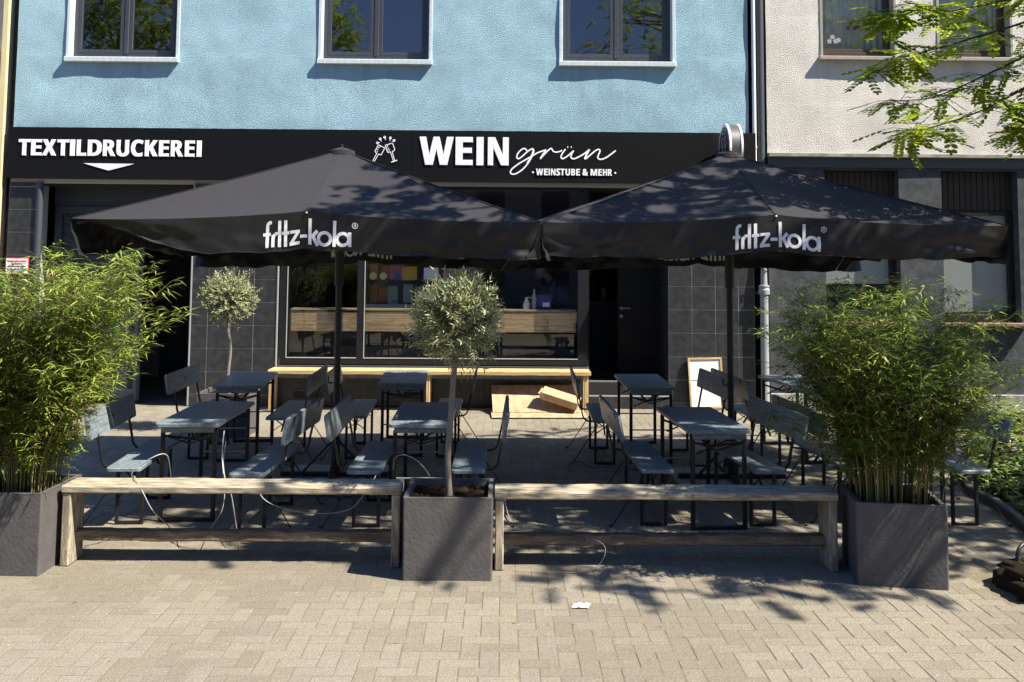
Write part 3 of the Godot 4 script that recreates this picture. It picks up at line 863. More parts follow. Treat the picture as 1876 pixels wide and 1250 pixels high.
	for sx in [-1.0, 1.0]:
		var hoop := Sh.new()
		hoop.tube([Vector3(sx * 0.066, 0, 0), Vector3(sx * 0.092, 0, 0)], 0.345, 40)
		obj("hoop", hoop, M.white_letter, rs)
		var fc := Sh.new()
		fc.tube([Vector3(sx * 0.091, 0, 0), Vector3(sx * 0.097, 0, 0)], 0.30, 40)
		var fo := obj("sign_face", fc, M.black_panel, rs)
		var em := Sh.new()
		var put3 := func(p: Vector2, lift: float) -> Vector3: return Vector3(sx * 0.0995, p.y, p.x * -sx)
		var E := [[ring(Vector2.ZERO, 0.27), 0.008]]
		for q in [-1.0, 1.0]:
			E.append([[Vector2(q * 0.10, 0.17), Vector2(q * 0.03, 0.13), Vector2(q * 0.06, 0.02), Vector2(q * 0.15, 0.06), Vector2(q * 0.10, 0.17)], 0.012])
			E.append([[Vector2(q * 0.08, 0.03), Vector2(q * 0.12, -0.14)], 0.012]); E.append([[Vector2(q * 0.06, -0.15), Vector2(q * 0.17, -0.12)], 0.014])
			E.append([ring(Vector2(q * 0.05, 0.21), 0.018), 0.010])
		strokes(em, E, put3, 0.03)
		obj("emblem", em, M.print_through, fo)
	var arm := Sh.new()
	arm.tube([Vector3(0, 0, -0.30), Vector3(0, 0, -0.40)], 0.03, 10)
	arm.tube([Vector3(-0.10, -0.02, -0.36), Vector3(-0.10, 0.03, -0.34)], 0.02, 8)
	obj("bracket", arm, M.frame_dark, rs)
	# fire lane sign on the narrow pier
	var fs := thing("fire_lane_sign", "small white fire access sign with red border and black arrow", "sign", Vector3(-6.79, 1.92, -D + 0.012))
	part("plate", Vector3(0, 0, 0.004), Vector3(0.33, 0.235, 0.006), M.red_sign, fs, 0.001)
	part("plate_face", Vector3(0, 0, 0.0085), Vector3(0.302, 0.205, 0.003), M.white_letter, fs, 0.0005)
	word("lettering", "Feuerwehrzufahrt", -0.135, 0.135, 0.054, 0.086, 0.0101, M.red_sign, fs, 0.0, 0.002)
	word("lettering", "freihalten", -0.075, 0.075, 0.020, 0.050, 0.0101, M.red_sign, fs, 0.0, 0.002)
	var a2 := Sh.new()
	a2.poly([Vector2(-0.13, -0.011), Vector2(0.07, -0.011), Vector2(0.07, -0.022), Vector2(0.125, -0.004), Vector2(0.07, 0.014), Vector2(0.07, 0.003), Vector2(-0.13, 0.003)], 0.0101, 0.002)
	obj("arrow", a2, M.dark_print, fs)
	word("lettering", "im Bereich der Zufahrt", -0.132, 0.132, -0.058, -0.030, 0.0101, M.dark_print, fs, 0.0, 0.002)
	word("lettering", "im Brandfall", -0.08, 0.08, -0.092, -0.066, 0.0101, M.dark_print, fs, 0.0, 0.002)

# ------------------------------------------------------------------ grey and cream house on the right
func grey_house() -> void:
	var h := thing("grey_house", "house with cream upper wall and dark grey ground floor beside the shop", "building", Vector3.ZERO)
	var up := [[4.55, 5.66], [6.24, 7.34]]
	var lo := [[4.58, 5.64], [6.25, 7.34]]
	var wav := noise(FastNoiseLite.TYPE_SIMPLEX, 0.5, 4, 43)
	var s := Sh.new()
	var hu := []; var hl := []
	for w in up: hu.append([w[0], w[1], 5.0, 6.6])
	for w in lo: hl.append([w[0], w[1], 1.225, 3.37])
	wall_sheet(s, 3.77, 12.0, 3.6, 8.6, -D, hu, 0.08, wav, 0.015)
	for w in hu:
		for q in [[w[0], 1.0], [w[1], -1.0]]:
			s.quad(Vector3(q[0], w[2], -D), Vector3(q[0], w[3], -D), Vector3(q[0], w[3], -D - 0.25), Vector3(q[0], w[2], -D - 0.25), Vector3(q[1], 0, 0))
	obj("upper_wall", s, M.cream_render, h)
	var g := Sh.new()
	wall_sheet(g, 3.77, 12.0, 0.22, 3.54, -D, hl, 0.16, wav, 0.008)
	for w in hl:
		for q in [[w[0], 1.0], [w[1], -1.0]]:
			g.quad(Vector3(q[0], w[2], -D), Vector3(q[0], w[3], -D), Vector3(q[0], w[3], -D - 0.25), Vector3(q[0], w[2], -D - 0.25), Vector3(q[1], 0, 0))
		g.quad(Vector3(w[0], w[3], -D), Vector3(w[1], w[3], -D), Vector3(w[1], w[3], -D - 0.25), Vector3(w[0], w[3], -D - 0.25), Vector3(0, -1, 0))
	g.quad(Vector3(3.77, 0.22, -D), Vector3(3.77, 3.54, -D), Vector3(3.77, 3.54, -D - 0.6), Vector3(3.77, 0.22, -D - 0.6), Vector3(-1, 0, 0))
	obj("lower_wall", g, M.grey_render, h)
	part("ledge", Vector3(7.9, 3.572, -D + 0.02), Vector3(8.26, 0.06, 0.14), M.plinth, h, 0.008)
	part("fascia_band", Vector3(7.9, 3.47, -D + 0.005), Vector3(8.26, 0.138, 0.05), M.pipe_blue, h, 0.004)
	part("plinth", Vector3(7.9, 0.11, -D - 0.02), Vector3(8.26, 0.225, 0.12), M.plinth, h, 0.008)
	for w in up:
		var c := (float(w[0]) + float(w[1])) * 0.5
		part("window_sill", Vector3(c, 4.972, -D + 0.0), Vector3(w[1] - w[0] + 0.06, 0.055, 0.17), M.stone_sill, h, 0.006)
		for q in [[w[0] + 0.02, 1], [w[1] - 0.02, -1]]:
			part("window_border", Vector3(q[0], 5.8, -D - 0.06), Vector3(0.04, 1.6, 0.15), M.stone_sill, h, 0.004)
		house_window(h, w[0] + 0.04, w[1] - 0.04, 5.0, 6.6, -D - 0.17, M.brown_frame)
	for w in lo:
		var c := (float(w[0]) + float(w[1])) * 0.5
		part("window_sill", Vector3(c, 1.20, -D + 0.02), Vector3(w[1] - w[0] + 0.14, 0.045, 0.26), M.clay_sill, h, 0.006)
		house_window(h, w[0], w[1], 1.225, 2.80, -D - 0.18, M.frame_dark)
		# half lowered slatted shutter box
		var sb := part("shutter", Vector3(c, 3.085, -D - 0.20), Vector3(w[1] - w[0], 0.57, 0.04), M.shutter_brown, h)
		var nslat := 13
		for k in nslat:
			var ww: float = (w[1] - w[0]) / nslat
			part("slat", Vector3(w[0] + (k + 0.5) * ww, 3.085, -D - 0.174), Vector3(ww - 0.012, 0.54, 0.014), M.shutter_brown, sb, 0.003)
	var b := Sh.new()
	b.box(Vector3(7.9, 8.7, -16.9), Vector3(8.3, 0.2, 6.1), 0.0); b.box(Vector3(7.9, 3.6, -16.95), Vector3(8.2, 0.1, 5.7), 0.0)
	b.box(Vector3(7.9, 4.3, -20.0), Vector3(8.3, 8.6, 0.1), 0.0); b.box(Vector3(3.82, 4.3, -17.1), Vector3(0.08, 8.6, 5.8), 0.0); b.box(Vector3(12.0, 4.3, -16.9), Vector3(0.1, 8.6, 6.1), 0.0)
	b.box(Vector3(7.9, 0.5, -16.95), Vector3(8.2, 0.1, 5.7), 0.0)
	obj("rooms", b, M.interior_grey, h)
	# curtains hang inside, pleated
	var lab := [["pale green pleated curtain behind the upper window with the orchids", up[0], 5.03, 6.58], ["pale pleated curtain behind the upper window partly covered by the branch", up[1], 5.03, 6.58], ["plain grey blind lowered in the ground floor window beside the tiled pier", lo[0], 1.75, 2.82], ["plain grey blind lowered in the ground floor window farthest from the shop", lo[1], 1.24, 2.82]]
	for q in lab:
		var cs := Sh.new()
		var a: float = q[1][0]; var e: float = q[1][1]; var y0: float = q[2]; var y1: float = q[3]
		var pl := y0 > 4.0
		cs.grid(func(i, j):
			var x := lerpf(a + 0.05, e - 0.05, i / 120.0)
			var dz := 0.016 * sin(x * 62.0 + 0.8 * sin(x * 7.0)) if pl else 0.0
			return Vector3(x, lerpf(y0, y1, j / 4.0), -D - (0.36 if pl else 0.24) + dz), 120, 4)
		tag(obj("curtain", cs, M.curtain), q[0], "curtain", "curtains of the grey house")
	orchid(Vector3(4.74, 5.03, -14.13), Color(0.75, 0.72, 0.74), 0.30, "white orchid in a white pot on the upper window sill")
	orchid(Vector3(5.02, 5.03, -14.13), Color(0.18, 0.02, 0.09), 0.50, "tall dark purple orchid in a clay pot on the upper window sill")

func house_window(h: Node, x0: float, x1: float, y0: float, y1: float, z: float, m: Material) -> void:
	var f := Sh.new()
	var w := 0.06
	f.box(Vector3((x0 + x1) * 0.5, y0 + 0.05, z), Vector3(x1 - x0, 0.10, 0.07)); f.box(Vector3((x0 + x1) * 0.5, y0 + 0.125, z - 0.004), Vector3(x1 - x0 - 0.03, 0.045, 0.05))
	f.box(Vector3((x0 + x1) * 0.5, y1 - w * 0.5, z), Vector3(x1 - x0, w, 0.07))
	f.box(Vector3(x0 + 0.02, (y0 + y1) * 0.5, z - 0.003), Vector3(0.04, y1 - y0 - 0.02, 0.06)); f.box(Vector3(x1 - 0.045, (y0 + y1) * 0.5, z - 0.003), Vector3(0.09, y1 - y0 - 0.02, 0.06))
	var win := obj("window", f, m, h)
	for dz in [0.01, -0.012]:
		var g := Sh.new()
		g.quad(Vector3(x0 + 0.03, y0 + 0.10, z + dz), Vector3(x1 - 0.08, y0 + 0.10, z + dz), Vector3(x1 - 0.08, y1 - w + 0.01, z + dz), Vector3(x0 + 0.03, y1 - w + 0.01, z + dz), Vector3(0, 0, 1))
		obj("pane", g, M.glass, win)

func orchid(at: Vector3, c: Color, ht: float, label: String) -> void:
	var o := thing("orchid", label, "potted plant", at)
	var p := Sh.new()
	p.lathe(Vector3.ZERO, [[0.0, 0.0], [0.045, 0.0], [0.06, 0.09], [0.052, 0.09], [0.05, 0.075], [0.0, 0.075]], 14)
	obj("pot", p, M.paper_white if ht < 0.4 else M.clay_sill, o)
	var l := Sh.new()
	for k in 6:
		l.col = Color(0.03, 0.07, 0.02)
		var a := k * 1.05
		l.leaf(Vector3(0, 0.08, 0), Vector3(cos(a), 0.5, sin(a) * 0.6).normalized(), Vector3.UP, 0.17, 0.05, 0.3)
	obj("leaf", l, M.bed_leaf, o)
	var st := Sh.new()
	st.col = Color(0.06, 0.09, 0.03)
	var tip := Vector3(0.10, ht, 0.0)
	st.tube(curve3([Vector3(0, 0.08, 0), Vector3(0.02, ht * 0.7, 0.01), tip, tip + Vector3(0.05, -0.03, 0)]), 0.003, 5)
	obj("stem", st, M.bed_leaf, o)
	for k in 4:
		var f := Sh.new()
		f.col = c
		var ce := tip + Vector3(-0.06 + 0.045 * k, -0.02 - 0.022 * absf(k - 1.0) + (0.04 if k % 2 else 0.0), 0.015)
		for j in 5:
			var a := j * TAU / 5.0 + 0.3
			f.leaf(ce, Vector3(cos(a), sin(a), 0.12).normalized(), Vector3(0, 0, 1), 0.045, 0.036, 0.1)
		obj("blossom", f, M.painted, o)

func cream_house() -> void:
	var h := thing("stucco_house", "cream stucco house with moulded ledges at the picture's edge", "building", Vector3.ZERO)
	var m := mat("cream_stucco", lin(0.60, 0.55, 0.47), 0.9)
	obj("wall", bx(Vector3(-8.6, 4.3, -D - 0.1), Vector3(2.99, 8.6, 0.3), 0.01), m, h)
	obj("corner_strip", bx(Vector3(-7.08, 4.6, -D + 0.06), Vector3(0.09, 8.0, 0.06), 0.01), mat("yellow_trim", lin(0.62, 0.53, 0.30), 0.9), h)
	for y in [3.2, 4.52, 4.96, 5.9]:
		var c := Sh.new()
		c.box(Vector3(-8.64, y, -D + 0.10), Vector3(2.99, 0.07, 0.14), 0.012); c.box(Vector3(-8.64, y - 0.07, -D + 0.08), Vector3(2.99, 0.05, 0.09), 0.012)
		obj("ledge", c, m, h)
	for y in [3.85, 4.2]:
		var v := Sh.new()
		v.lathe(Vector3(-7.28, y, -D + 0.08), [[0.0, -0.12], [0.07, -0.1], [0.10, 0.0], [0.07, 0.1], [0.0, 0.12]], 14)
		obj("rosette", v, m, h)
	obj("roof", bx(Vector3(-8.6, 8.7, -17.0), Vector3(3.0, 0.2, 6.6), 0.0), M.interior, h)

# ------------------------------------------------------------------ what stands across the street, seen only in the window panes
func street_behind() -> void:
	for q in [[-21.0, 20.0, 9.6, lin(0.30, 0.24, 0.19), "brownish house across the street, mirrored at the left of the shop panes"], [-0.5, 20.0, 9.2, lin(0.26, 0.25, 0.24), "grey house across the street, mirrored in the shop panes"], [20.0, 20.0, 12.4, lin(0.40, 0.38, 0.34), "tall pale house across the street, mirrored in the third upper window"]]:
		var h := thing("opposite_house", q[4], "building", Vector3(q[0], 0, 19.0), 0.0, "houses across the street")
		var m := mat("opposite_wall" + str(int(q[2])), q[3], 0.9)
		var w := Sh.new()
		w.box(Vector3(0, q[2] * 0.5, 0), Vector3(q[1], q[2], 9), 0.02)
		obj("wall", w, m, h)
		for k in 7:
			for j in 3:
				part("window", Vector3(-8.4 + k * 2.8, 1.7 + j * 3.0, -4.5), Vector3(1.2, 1.7, 0.06), M.window_dark, h)
		part("roof", Vector3(0, q[2] + 0.2, 0), Vector3(q[1] + 0.2, 0.4, 9.4), M.clay_sill, h, 0.05)

# ------------------------------------------------------------------ umbrellas
func umbrellas() -> void:
	umbrella(Vector3(-1.53, 0, -9.27), 0.0, Vector2(0.05, 1.0), "black market umbrella with white lettering nearer the bamboo with yellow leaves", 11)
	umbrella(Vector3(2.15, 0, -9.27), 0.0, Vector2(0.9, 0.85), "black market umbrella dappled by tree shade in front of the grey house", 12)

func umbrella(at: Vector3, turn: float, ends: Vector2, label: String, sd: int) -> void:
	var u := thing("umbrella", label, "umbrella", at, turn, "umbrellas over the terrace tables")
	var h := 1.83; var hz := 1.6
	var hc := 2.372; var hm := 2.445; var ap := 3.095
	var nz := noise(FastNoiseLite.TYPE_SIMPLEX, 1.4, 3, sd)
	# rim point by edge (0 front, 1 right, 2 rear, 3 left) and position 0..1
	var corner := [Vector3(-h, hc, hz), Vector3(h, hc, hz), Vector3(h, hc, -hz), Vector3(-h, hc, -hz)]
	var rim := func(e: int, q: float) -> Vector3:
		var a: Vector3 = corner[e]; var b: Vector3 = corner[(e + 1) % 4]
		var p := a.lerp(b, q)
		var m := 1.0 - absf(q * 2.0 - 1.0)
		p.y = lerpf(hc, hm, m) - 0.02 * sin(PI * fmod(q * 2.0, 1.0))
		var inw := 0.03 * sin(PI * fmod(q * 2.0, 1.0))
		p -= Vector3(p.x, 0, p.z).normalized() * inw
		return p
	# eight roof panels, each a sagging triangle between two ribs
	for e in 4:
		for half in 2:
			var s := Sh.new()
			var n := 14
			s.grid(func(i, j):
				var r = 0.055 + 0.945 * j / float(n)
				var q = half * 0.5 + 0.5 * i / float(n)
				var p: Vector3 = rim.call(e, q)
				var sag = 0.045 * sin(PI * i / float(n)) * sin(PI * minf(1.0, r * 0.9)) * r
				var o := Vector3(p.x * r, lerpf(ap, p.y, r) - sag - 0.05 * r * (1.0 - r), p.z * r)
				o.y += 0.0035 * sin(i * 2.7 + half + e * 1.3) * exp(-r * 2.2) * (1.0 if i > 0 and i < n else 0.0)
				o.y += 0.010 * nz.get_noise_3d(o.x * 1.6, o.z * 1.6, 0.0) * (1.0 if (i > 0 and i < n and j < n) else 0.0)
				return o, n, n)
			obj("canopy_panel", s, M.canopy_cloth, u)
	for k in 8:   # stitched seams over the ribs
		var tp: Vector3 = rim.call(k / 2, 0.0005 if k % 2 == 0 else 0.5)
		var sm := Sh.new()
		var sp := []
		for j in 13:
			var r := 0.055 + 0.945 * j / 12.0
			sp.append(Vector3(tp.x * r, lerpf(ap, tp.y, r) - 0.05 * r * (1.0 - r) + 0.003, tp.z * r))
		sm.tube(sp, 0.009, 4, false, 0.0022)
		obj("seam", sm, M.canopy_cloth, u)
	var cap := Sh.new()
	cap.lathe(Vector3.ZERO, [[0.13, ap - 0.045], [0.12, ap - 0.005], [0.05, ap + 0.02], [0.012, ap + 0.03], [0.012, ap + 0.055], [0.0, ap + 0.06]], 16)
	obj("top_cap", cap, M.canopy_cloth, u)
	# hanging cloth on each edge
	var outw := [Vector3(0, 0, 1), Vector3(1, 0, 0), Vector3(0, 0, -1), Vector3(-1, 0, 0)]
	var fold := noise(FastNoiseLite.TYPE_SIMPLEX, 1.0, 2, sd + 40)
	var hang := func(e: int, q: float, v: float) -> Vector3:
		var p: Vector3 = rim.call(e, q)
		var len := 0.287
		if e == 0:
			if q < 0.3: len *= lerpf(ends.x, 1.0, smoothstep(0.0, 0.3, q))
			if q > 0.72: len *= lerpf(1.0, ends.y, smoothstep(0.72, 1.0, q))
		if e == 2: len = 0.405
		len *= 1.0 + 0.05 * fold.get_noise_2d(q * 9.0 + e * 20.0, 3.0)
		var mid: float = absf(q - 0.5) * 2.0
		var wav: float = v * (0.055 * sin(q * 17.0 + e + sd) * mid * mid * mid + 0.034 * fold.get_noise_2d(q * 7.0 + e * 31.0, v * 1.2) * (0.25 + mid))
		var tuck: float = -0.05 * v * v * smoothstep(0.3, 1.0, mid) - 0.012 * v
		var d: float = -len * v
		return p + Vector3(0, d - 0.005, 0) + outw[e] * (wav + tuck + 0.004)
	for e in 4:
		var s := Sh.new()
		s.grid(func(i, j): return hang.call(e, i / 180.0, j / 12.0), 180, 12)
		var vo := obj("valance", s, M.valance_cloth, u)
		var hem := Sh.new()
		var hp := []
		for i in 121: hp.append(hang.call(e, i / 120.0, 0.995))
		hem.tube(hp, 0.004, 5, false)
		obj("hem", hem, M.valance_cloth, vo)
		if e == 1 or e == 3: continue
		# the printed word, laid on the cloth
		for side in [1.0, -1.0]:
			if e == 0 and side < 0.0: continue
			var mid_off := 0.0
			var put := func(p: Vector2, lift: float) -> Vector3:
				var q := 0.5 + (p.x - 785.0) / 1829.0 / (2.0 * h)
				var v = (0.252 - (610.0 - p.y) / 1829.0) / 0.287 if e == 0 else (0.345 - (610.0 - p.y) / 1829.0) / 0.405
				var c: Vector3 = hang.call(e, q, v)
				return c + outw[e] * ((0.0035 + 0.0004 * (lift - 1.0) * 10.0) * side)
			var w := 46.0
			var T := [
				[[Vector2(220, 612)] + curve(V([220, 330, 228, 292, 250, 272, 282, 268])), w], [V([158, 430, 268, 430]), 44],
				[V([303, 612, 303, 440]), w], [curve(V([303, 500, 320, 450, 368, 420])), 44], [V([398, 250, 398, 612]), w], [V([330, 424, 398, 424]), 36],
				[V([486, 250, 486, 612]), w], [V([432, 425, 540, 425]), 44],
				[V([553, 422, 692, 422]), 44], [V([668, 432, 566, 584]), 46], [V([546, 588, 692, 588]), 46], [V([698, 500, 800, 500]), 46],
				[V([840, 242, 840, 612]), w], [V([868, 500, 945, 402]), 46], [V([878, 478, 952, 610]), 48],
				[ring(Vector2(1048, 507), 86), w], [V([1192, 245, 1186, 612]), w], [ring(Vector2(1312, 507), 86), w], [V([1411, 402, 1411, 612]), w],
				[ring(Vector2(1483, 298), 39), 9], [V([1473, 320, 1473, 276, 1490, 276, 1496, 286, 1490, 297, 1474, 297]), 8], [V([1484, 297, 1498, 320]), 8]]
			var ts := Sh.new()
			strokes(ts, T, put, 16.0)
			obj("lettering", ts, M.print_white if side > 0.0 else M.print_through, vo)
	# frame: pole, sleeves, ribs, struts
	var pole := Sh.new()
	pole.lathe(Vector3.ZERO, [[0.0, 0.02], [0.030, 0.02], [0.030, 2.9], [0.02, ap - 0.01], [0.0, ap - 0.01]], 16)
	obj("pole", pole, M.black_steel, u)
	var sl := Sh.new()
	sl.lathe(Vector3.ZERO, [[0.031, 1.82], [0.042, 1.82], [0.042, 2.16], [0.055, 2.17], [0.055, 2.24], [0.031, 2.24]], 16)
	obj("runner", sl, M.black_steel, u)
	for k in 8:
		var e := k / 2
		var tip: Vector3 = rim.call(e, 0.001 if k % 2 == 0 else 0.5)
		var r := Sh.new()
		var a := Vector3(tip.x * 0.04, ap - 0.045, tip.z * 0.04)
		r.tube([a, tip * Vector3(0.985, 1, 0.985) + Vector3(0, -0.035, 0)], 0.012, 4)
		var ro := obj("rib", r, M.black_steel, u)
		var st := Sh.new()
		st.tube([Vector3(tip.x * 0.03, 2.2, tip.z * 0.03), a.lerp(tip, 0.5) + Vector3(0, -0.05, 0)], 0.009, 4)
		obj("strut", st, M.black_steel, ro)
		if k % 2 == 1:
			part("rib_end", tip + Vector3(tip.x, 0, tip.z).normalized() * 0.006 + Vector3(0, -0.012, 0), Vector3(0.014, 0.014, 0.014), M.pipe_white, ro, 0.002)
	var ck := Sh.new()
	ck.tube(curve3(V3([-0.03, 0.92, 0.02, -0.07, 0.92, 0.03, -0.075, 0.95, 0.03, -0.075, 0.98, 0.03])), 0.007, 6)
	obj("crank", ck, M.black_steel, u)
	# cross foot with four slabs
	var ft := Sh.new()
	ft.box(Vector3(0, 0.085, 0), Vector3(1.0, 0.04, 0.06), 0.004); ft.box(Vector3(0, 0.085, 0.265), Vector3(0.06, 0.04, 0.47), 0.004); ft.box(Vector3(0, 0.085, -0.265), Vector3(0.06, 0.04, 0.47), 0.004)
	ft.lathe(Vector3.ZERO, [[0.04, 0.06], [0.042, 0.42], [0.03, 0.42]], 14)
	for k in 4:
		var d := Vector3(cos(k * PI / 2), 0, sin(k * PI / 2))
		ft.tube([d * 0.30 + Vector3(0, 0.10, 0), d * 0.035 + Vector3(0, 0.38, 0)], 0.012, 6)
	obj("cross_foot", ft, M.black_steel, u)
	for sx in [-1, 1]:
		for sz in [-1, 1]:
			part("slab", Vector3(sx * 0.255, 0.033, sz * 0.255), Vector3(0.49, 0.06, 0.49), M.plinth, u, 0.006)

# ------------------------------------------------------------------ tables and benches
func rounded_plank(s: Sh, cx: float, cz: float, w: float, l: float, y0: float, y1: float, cut: float) -> void:
	# plank in the x-z plane with rounded corners and a soft top edge
	var out := []
	for q in [[1, 1, 0], [-1, 1, 1], [-1, -1, 2], [1, -1, 3]]:
		for k in 5:
			var a: float = (q[2] + k / 4.0) * PI / 2
			out.append(Vector2(cx + q[0] * (w * 0.5 - cut) + cos(a) * cut, cz + q[1] * (l * 0.5 - cut) + sin(a) * cut))
	var n := out.size()
	var ce := Vector2(cx, cz)
	var e := 0.006
	var uvf := func(p: Vector3) -> Vector2: return Vector2(p.z, p.x + p.y)
	var top := []
	for p in out: top.append(ce + (p - ce).normalized() * ((p - ce).length() - e))
	for i in n:
		var j := (i + 1) % n
		var A := Vector3(top[i].x, y1, top[i].y); var B := Vector3(top[j].x, y1, top[j].y)
		var C := Vector3(out[j].x, y1 - e, out[j].y); var E := Vector3(out[i].x, y1 - e, out[i].y)
		var F := Vector3(out[j].x, y0, out[j].y); var G := Vector3(out[i].x, y0, out[i].y)
		var O := Vector3(cx, y1, cz); var P := Vector3(cx, y0, cz)
		var dn := Vector3(out[i].x + out[j].x - 2 * cx, 0, out[i].y + out[j].y - 2 * cz)
		var ed := B - A
		var nn := Vector3(ed.z, 0, -ed.x).normalized()
		if nn.dot(dn) < 0: nn = -nn
		s.tri(O, A, B, Vector3.UP, uvf.call(O), uvf.call(A), uvf.call(B))
		s.quad(A, B, C, E, (nn + Vector3.UP).normalized(), [uvf.call(A), uvf.call(B), uvf.call(C), uvf.call(E)])
		s.quad(E, C, F, G, nn, [uvf.call(E), uvf.call(C), uvf.call(F), uvf.call(G)])
		s.tri(P, F, G, Vector3.DOWN, uvf.call(P), uvf.call(F), uvf.call(G))

func make_table(label: String, at: Vector3, turn: float) -> Node3D:
	var t := thing("beer_table", label, "table", at, turn, "folding tables on the terrace")
	var s := Sh.new()
	rounded_plank(s, 0, 0, 0.50, 1.20, 0.742, 0.77, 0.028)
	obj("tabletop", s, M.bench_paint, t)
	for sz in [-1.0, 1.0]:
		part("end_board", Vector3(0, 0.718, sz * 0.565), Vector3(0.42, 0.046, 0.022), M.bench_paint, t, 0.006)
		for sx in [-1.0, 1.0]:
			part("leg", Vector3(sx * 0.205, 0.355, sz * 0.53), Vector3(0.032, 0.71, 0.028), M.black_steel, t, 0.004)
			var br := Sh.new()
			br.tube([Vector3(sx * 0.19, 0.665, sz * 0.53), Vector3(-sx * 0.02, 0.60, sz * 0.34), Vector3(-sx * 0.10, 0.70, sz * 0.18)], 0.008, 4)
			obj("brace", br, M.black_steel, t)
		part("foot_bar", Vector3(0, 0.016, sz * 0.53), Vector3(0.378, 0.03, 0.026), M.black_steel, t, 0.004)
		var cb := Sh.new()
		cb.tube([Vector3(-0.19, 0.335, sz * 0.53), Vector3(0.19, 0.335, sz * 0.53)], 0.007, 8)
		obj("cross_bar", cb, M.grey_steel, t)
		var x := Sh.new()
		x.tube([Vector3(-0.19, 0.66, sz * 0.515), Vector3(0.0, 0.60, sz * 0.505), Vector3(0.19, 0.655, sz * 0.515)], 0.014, 4, true, 0.004)
		x.tube([Vector3(-0.17, 0.57, sz * 0.50), Vector3(0.17, 0.715, sz * 0.49)], 0.012, 4, true, 0.004)
		obj("stay", x, M.black_steel, t)
	return t

func make_bench(label: String, at: Vector3, turn: float) -> Node3D:
	# backrest on the local -x side
	var b := thing("beer_bench", label, "bench", at, turn, "folding benches with backrests on the terrace")
	var s := Sh.new()
	rounded_plank(s, 0, 0, 0.26, 1.20, 0.444, 0.47, 0.03)
	obj("seat", s, M.bench_paint, b)
	var k := Sh.new()
	k.xf = Transform3D(Basis(Vector3(0, 0, 1), PI / 2 + 0.17), Vector3(-0.285, 0.775, 0))
	rounded_plank(k, 0, 0, 0.205, 1.18, -0.012, 0.012, 0.03)
	obj("backrest", k, M.bench_paint, b)
	var hole := Sh.new()
	hole.xf = k.xf
	hole.tube([Vector3(0, -0.0135, 0), Vector3(0, 0.0135, 0)], 0.018, 12)
	obj("grip_hole", hole, M.cable_black, b)
	for sz in [-1.0, 1.0]:
		var z: float = sz * 0.40
		var c := Sh.new()
		c.tube(curve3([Vector3(-0.02, 0.432, z), Vector3(-0.12, 0.430, z), Vector3(-0.185, 0.438, z), Vector3(-0.222, 0.48, z), Vector3(-0.238, 0.56, z), Vector3(-0.272, 0.72, z), Vector3(-0.312, 0.87, z)], 4), 0.014, 4, true, 0.007)
		obj("back_support", c, M.black_steel, b)
		for sx in [-1.0, 1.0]:
			part("leg", Vector3(sx * 0.095, 0.215, z), Vector3(0.026, 0.43, 0.026), M.black_steel, b, 0.004)
		part("foot_bar", Vector3(0, 0.014, z), Vector3(0.16, 0.026, 0.022), M.black_steel, b, 0.004)
		var x := Sh.new()
		x.tube([Vector3(-0.085, 0.31, z), Vector3(0.085, 0.425, z * 0.93)], 0.009, 4, true, 0.003)
		x.tube([Vector3(0.085, 0.31, z), Vector3(-0.085, 0.425, z * 0.93)], 0.009, 4, true, 0.003)
		x.tube([Vector3(0.0, 0.30, z), Vector3(0.0, 0.435, z * 0.5)], 0.008, 4)
		obj("brace", x, M.black_steel, b)
		var st := Sh.new()
		st.tube([Vector3(-0.06, 0.42, z * 1.02), Vector3(-0.33, 0.012, z * 1.08)], 0.0055, 6)
		st.tube([Vector3(-0.33, 0.012, z * 1.08), Vector3(-0.36, 0.010, z * 1.08)], 0.009, 6)
		obj("stay", st, M.black_steel, b)
	return b

